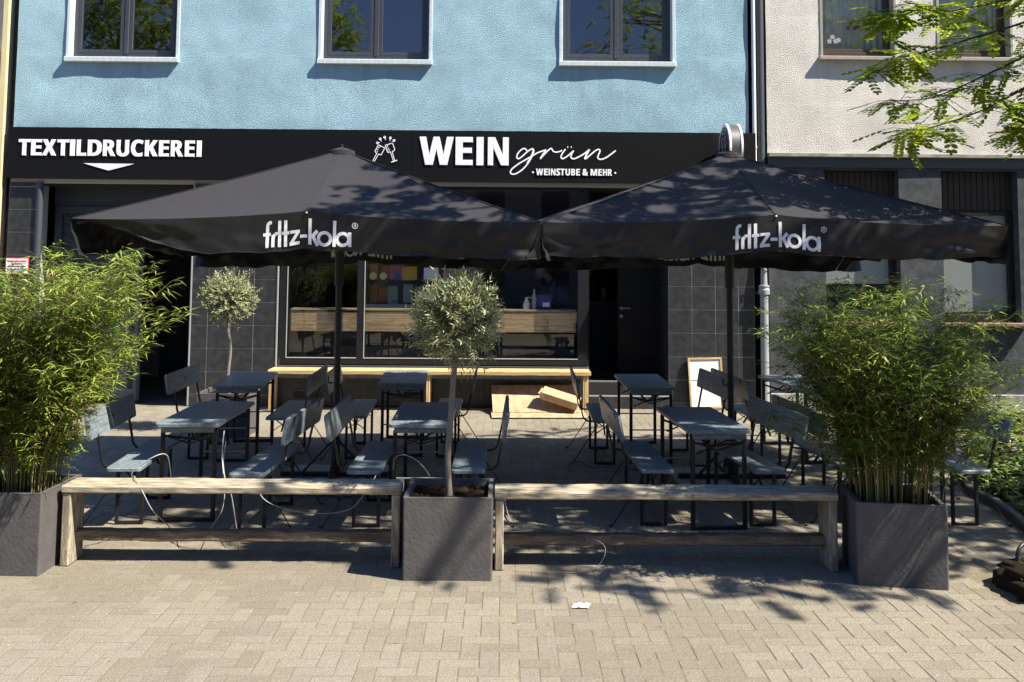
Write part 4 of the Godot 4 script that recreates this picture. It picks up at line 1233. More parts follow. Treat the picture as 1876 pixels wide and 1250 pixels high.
func furniture() -> void:
	var tt := [
		[Vector3(-2.48, 0, -8.47), 0.01, "half sunlit folding table nearest the bamboo with yellowed leaves"],
		[Vector3(-0.645, 0, -8.50), 0.015, "folding table directly behind the trunk of the potted olive tree"],
		[Vector3(1.67, 0, -8.30), 0.06, "folding table with a sun streak behind the right wooden barrier"],
		[Vector3(-2.74, 0, -10.72), 0.09, "dark folding table in front of the olive tree by the tiled pier"],
		[Vector3(-1.07, 0, -11.0), 0.06, "shaded folding table close to the middle post of the window shelf"],
		[Vector3(1.545, 0, -10.75), 0.0, "shaded folding table in front of the doorway steps"],
		[Vector3(3.27, 0, -10.78), 0.15, "folding table standing before the grey rain downpipe"],
		[Vector3(3.26, 0, -8.38), 0.05, "folding table mostly hidden behind the bamboo at the cardboard side of the terrace"]]
	tt[7][2] = "folding table mostly hidden behind the bamboo beside the planting bed"
	var t0: Node3D = null
	for q in tt:
		if t0 == null: t0 = make_table(q[2], q[0], q[1])
		else: dup(t0, "beer_table", q[0], q[1], q[2])
	# seat centre, turn (PI = backrest on the +x side), label
	var bb := [
		[Vector3(-2.92, 0, -8.25), 0.07, "bench partly behind the yellowed bamboo with a sunlit seat corner"],
		[Vector3(-1.87, 0, -8.06), PI - 0.05, "bench with half sunlit backrest between the left umbrella pole and first table"],
		[Vector3(-1.04, 0, -8.20), 0.0, "bench with sunlit backrest end just right of the left umbrella pole"],
		[Vector3(-0.245, 0, -8.24), PI, "bench with a sun stripe on its seat behind the middle planter"],
		[Vector3(1.20, 0, -8.28), 0.03, "bench seen from its end, left of the sun streaked table"],
		[Vector3(2.02, 0, -8.28), PI + 0.13, "bench with round grip hole facing away behind the right wooden barrier"],
		[Vector3(-3.12, 0, -10.70), 0.02, "dark bench backrest beside the open gate passage"],
		[Vector3(-2.25, 0, -10.62), PI + 0.02, "shaded bench between the dark table and the window shelf's first post"],
		[Vector3(-1.52, 0, -10.75), 0.04, "shaded bench with brownish backrest right behind the left umbrella pole"],
		[Vector3(-0.57, 0, -10.85), PI, "shaded bench half hidden behind the trunk of the potted olive tree"],
		[Vector3(1.07, 0, -10.55), -0.02, "shaded bench in front of the cardboard pieces"],
		[Vector3(1.98, 0, -10.45), PI + 0.09, "shaded bench in front of the leaning white board"],
		[Vector3(2.71, 0, -10.52), 0.10, "shaded bench back to back with another behind the right umbrella pole"],
		[Vector3(2.80, 0, -8.42), 0.07, "dark bench running into the right bamboo"],
		[Vector3(3.69, 0, -8.33), PI + 0.01, "bench standing by the planting bed beyond the right bamboo"]]
	var b0: Node3D = null
	for q in bb:
		if b0 == null: b0 = make_bench(q[2], q[0], q[1])
		else: dup(b0, "beer_bench", q[0], q[1], q[2])

# ------------------------------------------------------------------ wooden barriers and stone planters
func beam(ce: Vector3, s: Vector3, sd: int) -> Sh:
	# weathered timber with uneven edges, along x
	var h := Sh.new()
	var nz := noise(FastNoiseLite.TYPE_SIMPLEX, 3.0, 3, sd)
	var n := int(s.x / 0.035)
	var prof := []
	var ch := 0.010
	for q in [[-1, -1], [1, -1], [1, 1], [-1, 1]]:
		var k := [[0, 1], [1, 0]] if q[0] * q[1] > 0 else [[1, 0], [0, 1]]
		for j in k: prof.append(Vector2(q[0] * (s.z * 0.5 - ch * j[0]), q[1] * (s.y * 0.5 - ch * j[1])))
	var m := prof.size()
	var pt := func(i: int, k: int) -> Vector3:
		var x := -s.x * 0.5 + s.x * i / float(n)
		var p: Vector2 = prof[k % m]
		var w := nz.get_noise_3d(x * 0.8, p.x * 3.0, p.y * 3.0) * 0.007 + nz.get_noise_3d(x * 3.5, p.x * 9.0, p.y * 9.0) * 0.003
		var d := p.normalized() * w
		return ce + Vector3(x, p.y + d.y, p.x + d.x)
	for i in n:
		for k in m:
			var a: Vector3 = pt.call(i, k); var b: Vector3 = pt.call(i + 1, k); var c: Vector3 = pt.call(i + 1, k + 1); var e: Vector3 = pt.call(i, k + 1)
			var pa: Vector2 = prof[k]; var pb: Vector2 = prof[(k + 1) % m]
			var mid := (pa + pb) * 0.5
			var ed := (pb - pa).normalized()
			var nn := Vector3(0, -ed.x, ed.y)
			if nn.dot(Vector3(0, mid.y, mid.x)) < 0: nn = -nn
			var va := k * 0.11 + sd * 0.37
			h.quad(a, b, c, e, nn, [Vector2(a.x + sd, va), Vector2(b.x + sd, va), Vector2(c.x + sd, va + pa.distance_to(pb)), Vector2(e.x + sd, va + pa.distance_to(pb))])
	for i in [0, n]:
		var ctr := ce + Vector3(-s.x * 0.5 + s.x * i / float(n), 0, 0)
		for k in m: h.tri(ctr, pt.call(i, k), pt.call(i, k + 1), Vector3(-1 if i == 0 else 1, 0, 0), Vector2(0.1, 0.1), Vector2(0.14, 0.1), Vector2(0.14, 0.14))
	return h

func rails_and_planters() -> void:
	var rl := [[-2.965, -0.675, -6.80, 0.535, "weathered wooden barrier bench between left bamboo planter and olive planter", 3], [-0.035, 2.285, -6.75, 0.52, "weathered wooden barrier bench between olive planter and right bamboo planter", 8]]
	for q in rl:
		var w: float = q[1] - q[0]
		var cx: float = (q[0] + q[1]) * 0.5
		var r := thing("wooden_barrier", q[4], "wooden barrier", Vector3(cx, 0, q[2] - 0.12), 0.0, "wooden barriers along the terrace front")
		var y: float = q[3]
		obj("top_beam", beam(Vector3(0, y - 0.026, 0), Vector3(w, 0.052, 0.25), q[5]), M.wood_grey, r)
		obj("lower_beam", beam(Vector3(0, 0.175, -0.02), Vector3(w - 0.11, 0.07, 0.09), q[5] + 1), M.wood_brown, r)
		for sx in [-1.0, 1.0]:
			var p := Sh.new()
			var x0: float = sx * (w * 0.5 - 0.032)
			p.box(Vector3(x0, (y - 0.054) * 0.5, 0.0), Vector3(0.058, y - 0.055, 0.235), 0.007, Vector2(q[5], sx))
			var o := obj("post", p, M.wood_grey, r)
	planter(Vector3(-0.34, 0, -6.835), 0.0, 0.59, 0.525, "square grey stone planter holding the olive tree between both wooden barriers", "soil")
	planter(Vector3(2.638, 0, -6.72), -0.17, 0.57, 0.525, "grey stone planter of the bamboo beside the planting bed", "soil")
	planter(Vector3(-3.29, 0, -6.90), -0.03, 0.59, 0.525, "grey stone planter of the yellowed bamboo, cut by the picture's edge", "soil")
	planter(Vector3(-3.22, 0, -11.77), 0.0, 0.60, 0.50, "dark planter of the olive tree in front of the tiled pier", "soil")

func planter(at: Vector3, turn: float, w: float, h: float, label: String, _s: String) -> void:
	var p := thing("planter", label, "planter", at, turn, "square planters of the terrace")
	var t := 0.034
	var s := Sh.new()
	var nz := noise(FastNoiseLite.TYPE_SIMPLEX, 2.5, 3, int(at.x * 10) + 90)
	var a := w * 0.5
	# outer faces lightly uneven, softly rounded corners
	var n := 14
	var prof := []
	var rc := 0.014
	for q in [[1, 1], [-1, 1], [-1, -1], [1, -1]]:
		for k in 4:
			var an: float = atan2(q[1], q[0]) - PI / 4 + k / 3.0 * PI / 2
			prof.append(Vector2(q[0] * (a - rc) + cos(an) * rc, q[1] * (a - rc) + sin(an) * rc))
	var m := prof.size()
	s.grid(func(i, j):
		var y = h * j / float(n)
		var q: Vector2 = prof[i % m]
		var k = 1.0 - 0.012 * (1.0 - j / float(n)) + 0.006 * nz.get_noise_3d(q.x * 3.0, y * 3.0, q.y * 3.0)
		return Vector3(q.x * k, y, q.y * k), m, n)
	obj("body", s, M.cast_stone, p)
	var r := Sh.new()
	for k in 4:
		var b := Basis(Vector3.UP, k * PI / 2)
		r.xf = Transform3D(b, Vector3.ZERO)
		r.quad(Vector3(-a + 0.004, h, a - 0.004), Vector3(a - 0.004, h, a - 0.004), Vector3(a - t, h, a - t), Vector3(-a + t, h, a - t), Vector3.UP)
		r.quad(Vector3(-a + t, h, a - t), Vector3(a - t, h, a - t), Vector3(a - t, h - 0.2, a - t), Vector3(-a + t, h - 0.2, a - t), Vector3(0, 0, -1))
	obj("rim", r, M.cast_stone, p)
	var g := Sh.new()
	var sn := noise(FastNoiseLite.TYPE_SIMPLEX, 9.0, 3, 14)
	g.grid(func(i, j): return Vector3(lerpf(-a + t, a - t, i / 30.0), h - 0.05 + 0.022 * sn.get_noise_2d(i * 0.02, j * 0.02) + 0.012 * sn.get_noise_2d(i * 0.3, j * 0.3), lerpf(a - t, -a + t, j / 30.0)), 30, 30)
	obj("soil", g, M.soil, p)

# ------------------------------------------------------------------ plants
func bamboo(called: String, label: String, at: Vector3, base: Vector2, culms: int, hgt: Vector2, spread: Vector3, lean: Vector2, dens: float, low: float, hue: float, sd: int) -> void:
	var o := thing(called, label, "bamboo", at)
	R.seed = sd
	var cn := Sh.new()
	var lf := Sh.new()
	for k in culms:
		var b := Vector3(R.randf_range(-1, 1) * base.x, 0.0, R.randf_range(-1, 1) * base.y)
		var h := R.randf_range(hgt.x, hgt.y)
		if R.randf() < 0.25: h *= R.randf_range(0.55, 0.8)
		if hue > 0.9: h *= 1.0 + 0.10 * clampf(b.x / base.x, -1.0, 0.6)
		var out := Vector3(b.x / base.x * spread.x + R.randf_range(-0.3, 0.3) * spread.x + lean.x, 0, b.z / base.y * spread.z + R.randf_range(-0.3, 0.3) * spread.z + lean.y)
		var pts := []
		var rad := []
		var seg := 12
		for i in seg + 1:
			var q := i / float(seg)
			var bend := pow(q, 2.1)
			pts.append(b + Vector3(out.x * bend, h * q - out.length() * 0.22 * pow(q, 2.4), out.z * bend) + Vector3(sin(q * 5.0 + k), 0, cos(q * 4.0 + k * 2.0)) * 0.012 * q)
			rad.append(lerpf(0.0042, 0.0010, q))
		var dry := R.randf()
		cn.col = Color(0.10, 0.12, 0.03).lerp(Color(0.30, 0.22, 0.10), dry * dry)
		cn.tube(pts, rad, 5, false)
		# side shoots with sprays of leaves
		var nodes := int(dens * 15.0)
		for j in nodes:
			var q := lerpf(low, 1.0, pow((j + R.randf()) / nodes, 0.75))
			var fi := q * seg
			var i0 := mini(int(fi), seg - 1)
			var p: Vector3 = pts[i0].lerp(pts[i0 + 1], fi - i0)
			var az := R.randf() * TAU
			var sl := R.randf_range(0.08, 0.24) * (1.15 - 0.5 * q) * lerpf(0.45 if hue < 0.9 else 0.8, 1.0, minf(1.0, q * 1.5))
			var d := (Vector3(cos(az), R.randf_range(0.2, 1.0), sin(az)) + out.normalized() * 0.35).normalized()
			var e := p + d * sl
			cn.tube([p, p.lerp(e, 0.6) + Vector3(0, 0.01, 0), e], [0.0012, 0.0009, 0.0006], 3, false)
			var nl := R.randi_range(4, 7)
			for l in nl:
				var u := lerpf(0.35, 1.0, float(l) / (nl - 1))
				var lp := p.lerp(e, u) + Vector3(0, 0.004, 0)
				var la := az + R.randf_range(-1.3, 1.3)
				var ld := Vector3(cos(la), R.randf_range(-0.35, 0.55), sin(la)).normalized()
				var g := R.randf()
				var c := Color(0.085, 0.15, 0.022).lerp(Color(0.30, 0.37, 0.055), g * hue)
				if R.randf() < 0.10 * hue: c = Color(0.34, 0.36, 0.10)
				if R.randf() < 0.025: c = Color(0.40, 0.32, 0.17)
				lf.col = c
				var up := (Vector3.UP + Vector3(R.randf_range(-0.5, 0.5), 0, R.randf_range(-0.5, 0.5))).normalized()
				lf.leaf(lp, ld, up, R.randf_range(0.055, 0.125) * (1.0 if hue > 0.9 else 0.9), R.randf_range(0.008, 0.0140), R.randf_range(0.05, 0.35))
	stuff(obj("cane", cn, M.bamboo_cane, o))
	stuff(obj("foliage", lf, M.bamboo_leaf, o))

func olive(label: String, at: Vector3, crown: Vector3, r: Vector3, twigs: int, sd: int, gap: Vector3) -> void:
	var o := thing("olive_tree", label, "olive tree", at, 0.0, "small potted olive trees")
	R.seed = sd
	var t := Sh.new()
	var top := crown + Vector3(0, -r.y * 0.55, 0)
	t.tube(curve3([Vector3.ZERO, Vector3(-0.012, top.y * 0.25, 0.004), Vector3(0.006, top.y * 0.55, 0.0), Vector3(-0.006 + top.x * 0.6, top.y * 0.8, 0), top], 6), [0.031, 0.027, 0.024, 0.023, 0.022, 0.022, 0.021, 0.022, 0.022, 0.021, 0.021, 0.020, 0.021, 0.021, 0.021, 0.020, 0.020, 0.020, 0.020, 0.019, 0.019, 0.018, 0.018, 0.017, 0.016], 10)
	obj("trunk", t, M.olive_bark, o)
	var b := Sh.new()
	b.col = Color(0.20, 0.18, 0.13)
	var lf := Sh.new()
	for k in 16:
		var a := R.randf() * TAU; var e := R.randf_range(-0.3, 1.0)
		var d := Vector3(cos(a), e, sin(a)).normalized()
		b.tube(curve3([top + Vector3(0, -0.02, 0), top.lerp(crown, 0.5) + d * 0.08, crown + d * r * 0.7], 3), [0.008, 0.007, 0.006, 0.005, 0.004, 0.003, 0.002], 5, false)
	for k in twigs:
		var d := Vector3(R.randfn(), R.randfn(), R.randfn()).normalized()
		var rr := pow(R.randf(), 0.42)
		if gap != Vector3.ZERO and d.dot(gap) > 0.80 and rr > 0.45 and R.randf() < 0.85: continue
		if d.y < -0.55 and R.randf() < 0.55: continue
		var p := crown + d * r * rr * (0.86 + 0.12 * sin(d.x * 5.0 + d.z * 4.0 + sd))
		if R.randf() < 0.05: p = crown + d * r * R.randf_range(1.0, 1.14)
		var dir := (d * 0.8 + Vector3(R.randf_range(-0.5, 0.5), R.randf_range(-0.2, 0.9), R.randf_range(-0.5, 0.5))).normalized()
		var l := R.randf_range(0.06, 0.12)
		b.tube([p - dir * 0.03, p + dir * l], [0.0014, 0.0006], 3, false)
		var s := dir.cross(Vector3(0.3, 1, 0.2)).normalized()
		var n := R.randi_range(4, 6)
		for j in n:
			for sg in [-1.0, 1.0]:
				var lp := p + dir * l * (j / float(n))
				var ld = (dir * 0.9 + s.rotated(dir, j * 1.57) * sg * 0.8).normalized()
				var g := R.randf()
				lf.col = Color(0.16, 0.19, 0.075).lerp(Color(0.40, 0.42, 0.24), g)
				if R.randf() < 0.06: lf.col = Color(0.34, 0.30, 0.17)
				lf.leaf(lp, ld, (d + Vector3.UP * 0.6 + Vector3(R.randf_range(-0.6, 0.6), 0, R.randf_range(-0.6, 0.6))).normalized(), R.randf_range(0.036, 0.058), R.randf_range(0.008, 0.012), 0.06, 0.15)
	stuff(obj("twigs", b, M.bamboo_cane, o))
	stuff(obj("foliage", lf, M.olive_leaf, o))

func spray_mesh(n: int, sd: int) -> ArrayMesh:
	# feathered leaf with rounded leaflets, 0.2 m long along +z
	R.seed = sd
	var s := Sh.new()
	for j in n:
		for sg in [-1.0, 1.0]:
			var z := 0.03 + 0.16 * j / float(n - 1)
			var d := Vector3(sg, R.randf_range(-0.25, 0.1), 0.45).normalized()
			var b := R.randf_range(0.8, 1.1)
			s.col = Color(b, b, b * 0.9)
			round_leaf(s, Vector3(0, -0.03 * j / float(n), z), d, R.randf_range(0.038, 0.052), R.randf_range(0.028, 0.036))
	s.col = Color(1, 1, 0.9)
	round_leaf(s, Vector3(0, -0.03, 0.19), Vector3(0, -0.2, 1).normalized(), 0.042, 0.022)
	s.col = Color(0.7, 0.7, 0.5)
	s.tube([Vector3.ZERO, Vector3(0, -0.012, 0.1), Vector3(0, -0.03, 0.19)], 0.0012, 3, false)
	return s.mesh()
func round_leaf(s: Sh, o: Vector3, d: Vector3, l: float, w: float) -> void:
	var x := d.cross(Vector3.UP).normalized(); var u := x.cross(d).normalized()
	var A := o + d * l * 0.28 + x * w * 0.5; var B := o + d * l * 0.28 - x * w * 0.5
	var C := o + d * l * 0.75 + x * w * 0.45; var E := o + d * l * 0.75 - x * w * 0.45
	var T := o + d * l - u * l * 0.08
	s.tri(o, A, B, u); s.quad(A, C, E, B, u); s.tri(C, T, E, u)

func leaf_cloud(parent: Node, called: String, meshes: Array, at: Array) -> void:
	# at: [position, direction, scale, colour]
	for k in meshes.size():
		var mm := MultiMesh.new()
		mm.transform_format = MultiMesh.TRANSFORM_3D
		mm.use_colors = true
		mm.mesh = meshes[k]
		var mine := []
		for i in at.size():
			if i % meshes.size() == k: mine.append(at[i])
		mm.instance_count = mine.size()
		for i in mine.size():
			var q = mine[i]
			var d: Vector3 = q[1]
			var x := Vector3.UP.cross(d).normalized()
			if x.length() < 0.1: x = Vector3.RIGHT
			var b := Basis(x, d.cross(x).normalized(), d).scaled_local(Vector3.ONE * q[2])
			mm.set_instance_transform(i, Transform3D(b, q[0])); mm.set_instance_color(i, q[3])
		var o := MultiMeshInstance3D.new()
		o.name = called; o.multimesh = mm; o.material_override = M.tree_leaf
		parent.add_child(o, true)
		stuff(o)

func leaf_col() -> Color:
	var g := R.randf()
	return Color(0.17, 0.27, 0.02).lerp(Color(0.52, 0.60, 0.06), g)

func shade_tree() -> void:
	var o := thing("street_tree", "leafy tree whose thin branches hang in front of the cream wall", "tree", Vector3(6.5, 0, -7.3))
	R.seed = 515
	var meshes := [spray_mesh(6, 61), spray_mesh(5, 62), spray_mesh(7, 63)]
	R.seed = 516
	var tr := Sh.new()
	tr.tube(curve3(V3([0, 0, 0, 0.06, 1.4, 0, -0.05, 3.0, 0.05, -0.1, 4.6, 0.0, -0.3, 6.4, 0.1]), 5), [0.20, 0.19, 0.18, 0.175, 0.17, 0.165, 0.16, 0.16, 0.155, 0.15, 0.15, 0.145, 0.14, 0.13, 0.12, 0.11, 0.10, 0.09, 0.07, 0.06, 0.05], 12)
	obj("trunk", tr, M.bark_dark, o)
	var origin := Vector3(6.5, 0, -7.3)
	var br := Sh.new()
	br.col = Color(0.045, 0.04, 0.03)
	var lv := []
	# limbs and twigs of the crown; its lower left fringe reaches into the picture
	var cc := Vector3(6.4, 6.85, -7.1); var cr := Vector3(4.7, 2.0, 3.0)
	for k in 26:
		var d := Vector3(R.randf_range(-1, 1), R.randf_range(-0.5, 0.7), R.randf_range(-1, 1)).normalized()
		var tip := cc + d * cr * R.randf_range(0.75, 1.0)
		var s0 := Vector3(6.4, R.randf_range(4.2, 6.2), -7.25)
		var m := s0.lerp(tip, 0.5) + Vector3(0, 0.35, 0)
		br.tube(curve3([s0 - origin, m - origin, tip - origin], 5), [0.05, 0.046, 0.042, 0.038, 0.034, 0.03, 0.026, 0.022, 0.016, 0.012, 0.006], 5, false)
	var clump := noise(FastNoiseLite.TYPE_SIMPLEX, 0.42, 2, 71)
	var n := 0
	while n < 2500:
		var d := Vector3(R.randf_range(-1, 1), R.randf_range(-1, 1), R.randf_range(-1, 1))
		if d.length() > 1.0: continue
		var p := cc + d * cr
		var fx := p.x - 0.727 * (p.y - 3.5); var fz := p.z - 0.302 * (p.y - 3.5)
		if fx > 2.7 and fx < 4.8 and fz > -8.9 and fz < -7.2 and R.randf() < 0.75: continue
		var ux := p.x - 0.727 * (p.y - 2.7); var uz := p.z - 0.302 * (p.y - 2.7)
		if ux > 0.4 and ux < 4.0 and uz > -10.9 and uz < -7.6 and R.randf() < 0.45: continue
		var gx := p.x - 0.727 * p.y; var gz := p.z - 0.302 * p.y
		if gx > -0.2 and gx < 3.0 and gz > -7.2 and gz < -5.6 and R.randf() < 0.5: continue
		if clump.get_noise_3d(p.x * 1.5, p.y * 2.0, p.z * 1.5) < 0.04 - 0.02 * (p.x - 3.0): continue
		var a := R.randf() * TAU
		lv.append([p - origin, Vector3(cos(a), R.randf_range(-0.7, 0.25), sin(a)).normalized(), R.randf_range(1.0, 1.7), leaf_col()])
		n += 1
	# branches that hang into the picture
	var limbs := [
		V3([6.4, 5.0, -7.6, 5.4, 4.75, -7.9, 4.34, 4.11, -8.0, 3.53, 3.82, -8.0, 3.0, 3.66, -7.95, 2.86, 3.55, -7.95]),
		V3([6.4, 4.4, -7.6, 5.3, 4.25, -7.9, 4.32, 3.60, -8.0, 3.69, 3.25, -8.0, 3.2, 3.08, -7.95, 3.02, 3.06, -7.9]),
		V3([6.4, 4.8, -7.6, 5.2, 4.5, -8.0, 4.33, 3.86, -8.1, 3.75, 3.55, -8.1, 3.3, 3.36, -8.1, 2.95, 3.32, -8.05]),
		V3([6.4, 5.2, -7.6, 5.3, 4.95, -8.0, 4.36, 4.35, -8.1, 3.6, 4.12, -8.1, 3.15, 4.10, -8.1, 2.95, 4.05, -8.1]),
		V3([5.3, 4.35, -7.9, 4.7, 3.88, -7.9, 4.3, 3.46, -7.9, 4.05, 3.14, -7.9, 3.93, 3.04, -7.9])]
	for L in limbs:
		var c := curve3(L, 8)
		for i in c.size(): c[i] += Vector3(0.30, 0.10, 0)
		var rad := []
		var loc := []
		for i in c.size():
			rad.append(lerpf(0.020, 0.0025, pow(i / float(c.size() - 1), 0.7))); loc.append(c[i] - origin)
		br.tube(loc, rad, 6, false)
		for i in range(10, c.size()):
			if R.randf() < 0.12: continue
			for q in R.randi_range(1, 3):
				var a := R.randf_range(-2.6, 2.6) + PI
				var d := Vector3(cos(a), R.randf_range(-0.6, 0.35), sin(a)).normalized()
				var l := R.randf_range(0.08, 0.34)
				var e: Vector3 = c[i] + d * l
				br.tube([c[i] - origin, c[i].lerp(e, 0.6) + Vector3(0, 0.015, 0) - origin, e - origin], [0.003, 0.0022, 0.0014], 3, false)
				var nl := int(2 + l * 12.0)
				for j in nl:
					if R.randf() < 0.45: continue
					var p: Vector3 = c[i].lerp(e, 0.3 + 0.7 * j / float(nl))
					var la := R.randf() * TAU
					lv.append([p - origin, (Vector3(cos(la), R.randf_range(-0.6, 0.2), sin(la)) + d * 0.5).normalized(), R.randf_range(0.8, 1.25), leaf_col()])
	stuff(obj("branches", br, M.bamboo_cane, o))
	leaf_cloud(o, "foliage", meshes, lv)
	# two trees across the street, mirrored in the upper panes
	var far := [[Vector3(-15.0, 0, 9.5), Vector3(-14.4, 9.5, 8.6), Vector3(5.2, 4.2, 3.6), 7500, "dense tree across the street mirrored in the first upper window"], [Vector3(-8.6, 0, 9.0), Vector3(-7.9, 10.4, 8.4), Vector3(2.6, 2.6, 2.4), 2300, "loose tree across the street mirrored in the middle upper window"]]
	for q in far:
		var f := thing("street_tree", q[4], "tree", q[0], 0.0, "trees across the street")
		var ft := Sh.new()
		ft.tube(curve3([Vector3.ZERO, Vector3(0.1, 3.5, 0), q[1] - q[0] + Vector3(0, 1, 0)], 6), 0.2, 10)
		obj("trunk", ft, M.bark_dark, f)
		var fl := []
		var m := 0
		while m < q[3]:
			var d := Vector3(R.randf_range(-1, 1), R.randf_range(-1, 1), R.randf_range(-1, 1))
			if d.length() > 1.0: continue
			var p: Vector3 = q[1] + d * q[2]
			if clump.get_noise_3d(p.x * 1.2, p.y * 1.5, p.z * 1.2) < -0.1: continue
			var a := R.randf() * TAU
			fl.append([p - q[0], Vector3(cos(a), R.randf_range(-0.7, 0.2), sin(a)).normalized(), R.randf_range(1.4, 2.2), leaf_col()])
			m += 1
		leaf_cloud(f, "foliage", meshes, fl)

func plants() -> void:
	M["olive_bark"] = world(mat("olive_bark", lin(0.62, 0.56, 0.47), 0.9, 0.3), 5.0, M.bark.albedo_texture, M.bark.heightmap_texture, 0.8)
	bamboo("bamboo", "broad bamboo clump with yellow green leaves, cut by the picture's edge", Vector3(-3.29, 0.48, -6.90), Vector2(0.24, 0.22), 150, Vector2(1.22, 1.64), Vector3(0.58, 0.5, 0.42), Vector2(0.06, 0.0), 2.8, 0.12, 1.0, 901)
	bamboo("bamboo", "vase shaped bamboo clump with dark lower canes beside the planting bed", Vector3(2.645, 0.48, -6.72), Vector2(0.25, 0.22), 135, Vector2(0.95, 1.54), Vector3(0.50, 0.5, 0.34), Vector2(0.02, 0.02), 2.6, 0.18, 0.72, 902)
	olive("round olive tree in the square planter between the wooden barriers", Vector3(-0.345, 0.47, -6.80), Vector3(0.045, 1.185, 0.0), Vector3(0.285, 0.295, 0.285), 1500, 911, Vector3(-0.12, -0.15, 0.98))
	olive("round olive tree standing before the tiled pier", Vector3(-3.22, 0.45, -11.77), Vector3(-0.035, 1.13, 0.0), Vector3(0.305, 0.315, 0.305), 950, 912, Vector3.ZERO)
	shade_tree()
	# planting bed beside the grey house
	R.seed = 77
	var bed := Sh.new()
	var sn := noise(FastNoiseLite.TYPE_SIMPLEX, 0.9, 3, 15)
	bed.grid(func(i, j):
		var z := lerpf(-6.9, -13.75, j / 40.0)
		var x := lerpf(bed_edge(z), 11.5, i / 30.0)
		return Vector3(x, 0.015 + 0.05 * sn.get_noise_2d(x * 1.5, z * 1.5) * (1.0 if i > 0 else 0.0) - (0.03 if i == 0 else 0.0), z), 30, 40)
	structure(obj("planting_bed", bed, M.soil))
	var gl := Sh.new()
	for k in 14000:
		var z := -R.randf_range(6.95, 13.6)
		var x := bed_edge(z) + 0.08 + pow(R.randf(), 1.6) * 3.4
		var dn := sn.get_noise_2d(x * 2.0, z * 2.0)
		if R.randf() > 0.75 + dn * 1.2: continue
		var g := R.randf()
		gl.col = Color(0.06, 0.115, 0.025).lerp(Color(0.22, 0.29, 0.06), g)
		if R.randf() < 0.04: gl.col = Color(0.42, 0.42, 0.34)
		var ht := 0.05 + 0.26 * (0.5 + dn) * R.randf()
		var a := R.randf() * TAU
		gl.leaf(Vector3(x, ht, z), Vector3(cos(a), R.randf_range(-0.2, 0.6), sin(a)).normalized(), Vector3.UP, R.randf_range(0.05, 0.12), R.randf_range(0.02, 0.045), 0.25)
	tag(stuff(obj("ground_cover", gl, M.bed_leaf)), "leafy green ground cover filling the bed by the grey house", "ground cover")
	for q in [[Vector3(4.75, 0.02, -8.9), "tuft of long dark leaves in the bed behind the last bench"], [Vector3(5.5, 0.02, -10.2), "tuft of long leaves farther back in the planting bed"]]:
		var t := thing("strap_leaf_plant", q[1], "plant", q[0])
		for k in 26:
			var s := Sh.new()
			s.col = Color(0.03, 0.06, 0.02).lerp(Color(0.09, 0.14, 0.04), R.randf())
			var a := R.randf() * TAU
			var l := R.randf_range(0.25, 0.5)
			var d := Vector3(cos(a), 0, sin(a))
			var w := Vector3(-sin(a), 0, cos(a))
			s.grid(func(i, j):
				var u = j / 6.0
				return d * l * u * 0.8 + Vector3(0, l * (1.1 * u - 1.0 * u * u), 0) + w * (i - 0.5) * 0.035 * (1.0 - u * u), 1, 6)
			obj("leaf", s, M.bed_leaf, t)
	# dark kerb stones along the bed
	var zz := -7.0
	var kb := thing("bed_edging", "row of low dark stones edging the planting bed", "kerb")
	while zz > -13.4:
		var a := Vector3(bed_edge(zz) - 0.03, 0, zz); var b := Vector3(bed_edge(zz - 0.5) - 0.03, 0, zz - 0.5)
		var s := Sh.new()
		var d := b - a
		s.xf = Transform3D(Basis(Vector3.UP, atan2(d.x, d.z)), (a + b) * 0.5)
		s.box(Vector3(0, 0.02, 0), Vector3(0.07, 0.10, d.length() - 0.008), 0.008)
		obj("edging_stone", s, M.cast_stone, kb)
		zz -= 0.5

# ------------------------------------------------------------------ people, as continuous skins over joint capsules
func figure(called: String, label: String, at: Vector3, turn: float, bones: Array, ce: Vector3, ex: Vector3, cell: float) -> void:
	# bones: [a, b, radius a, radius b, colour]
	var o := thing(called, label, "person", at, turn)
	var s := Sh.new()
	skin(s, bones, ce, ex, cell)
	obj("body", s, M.painted, o)

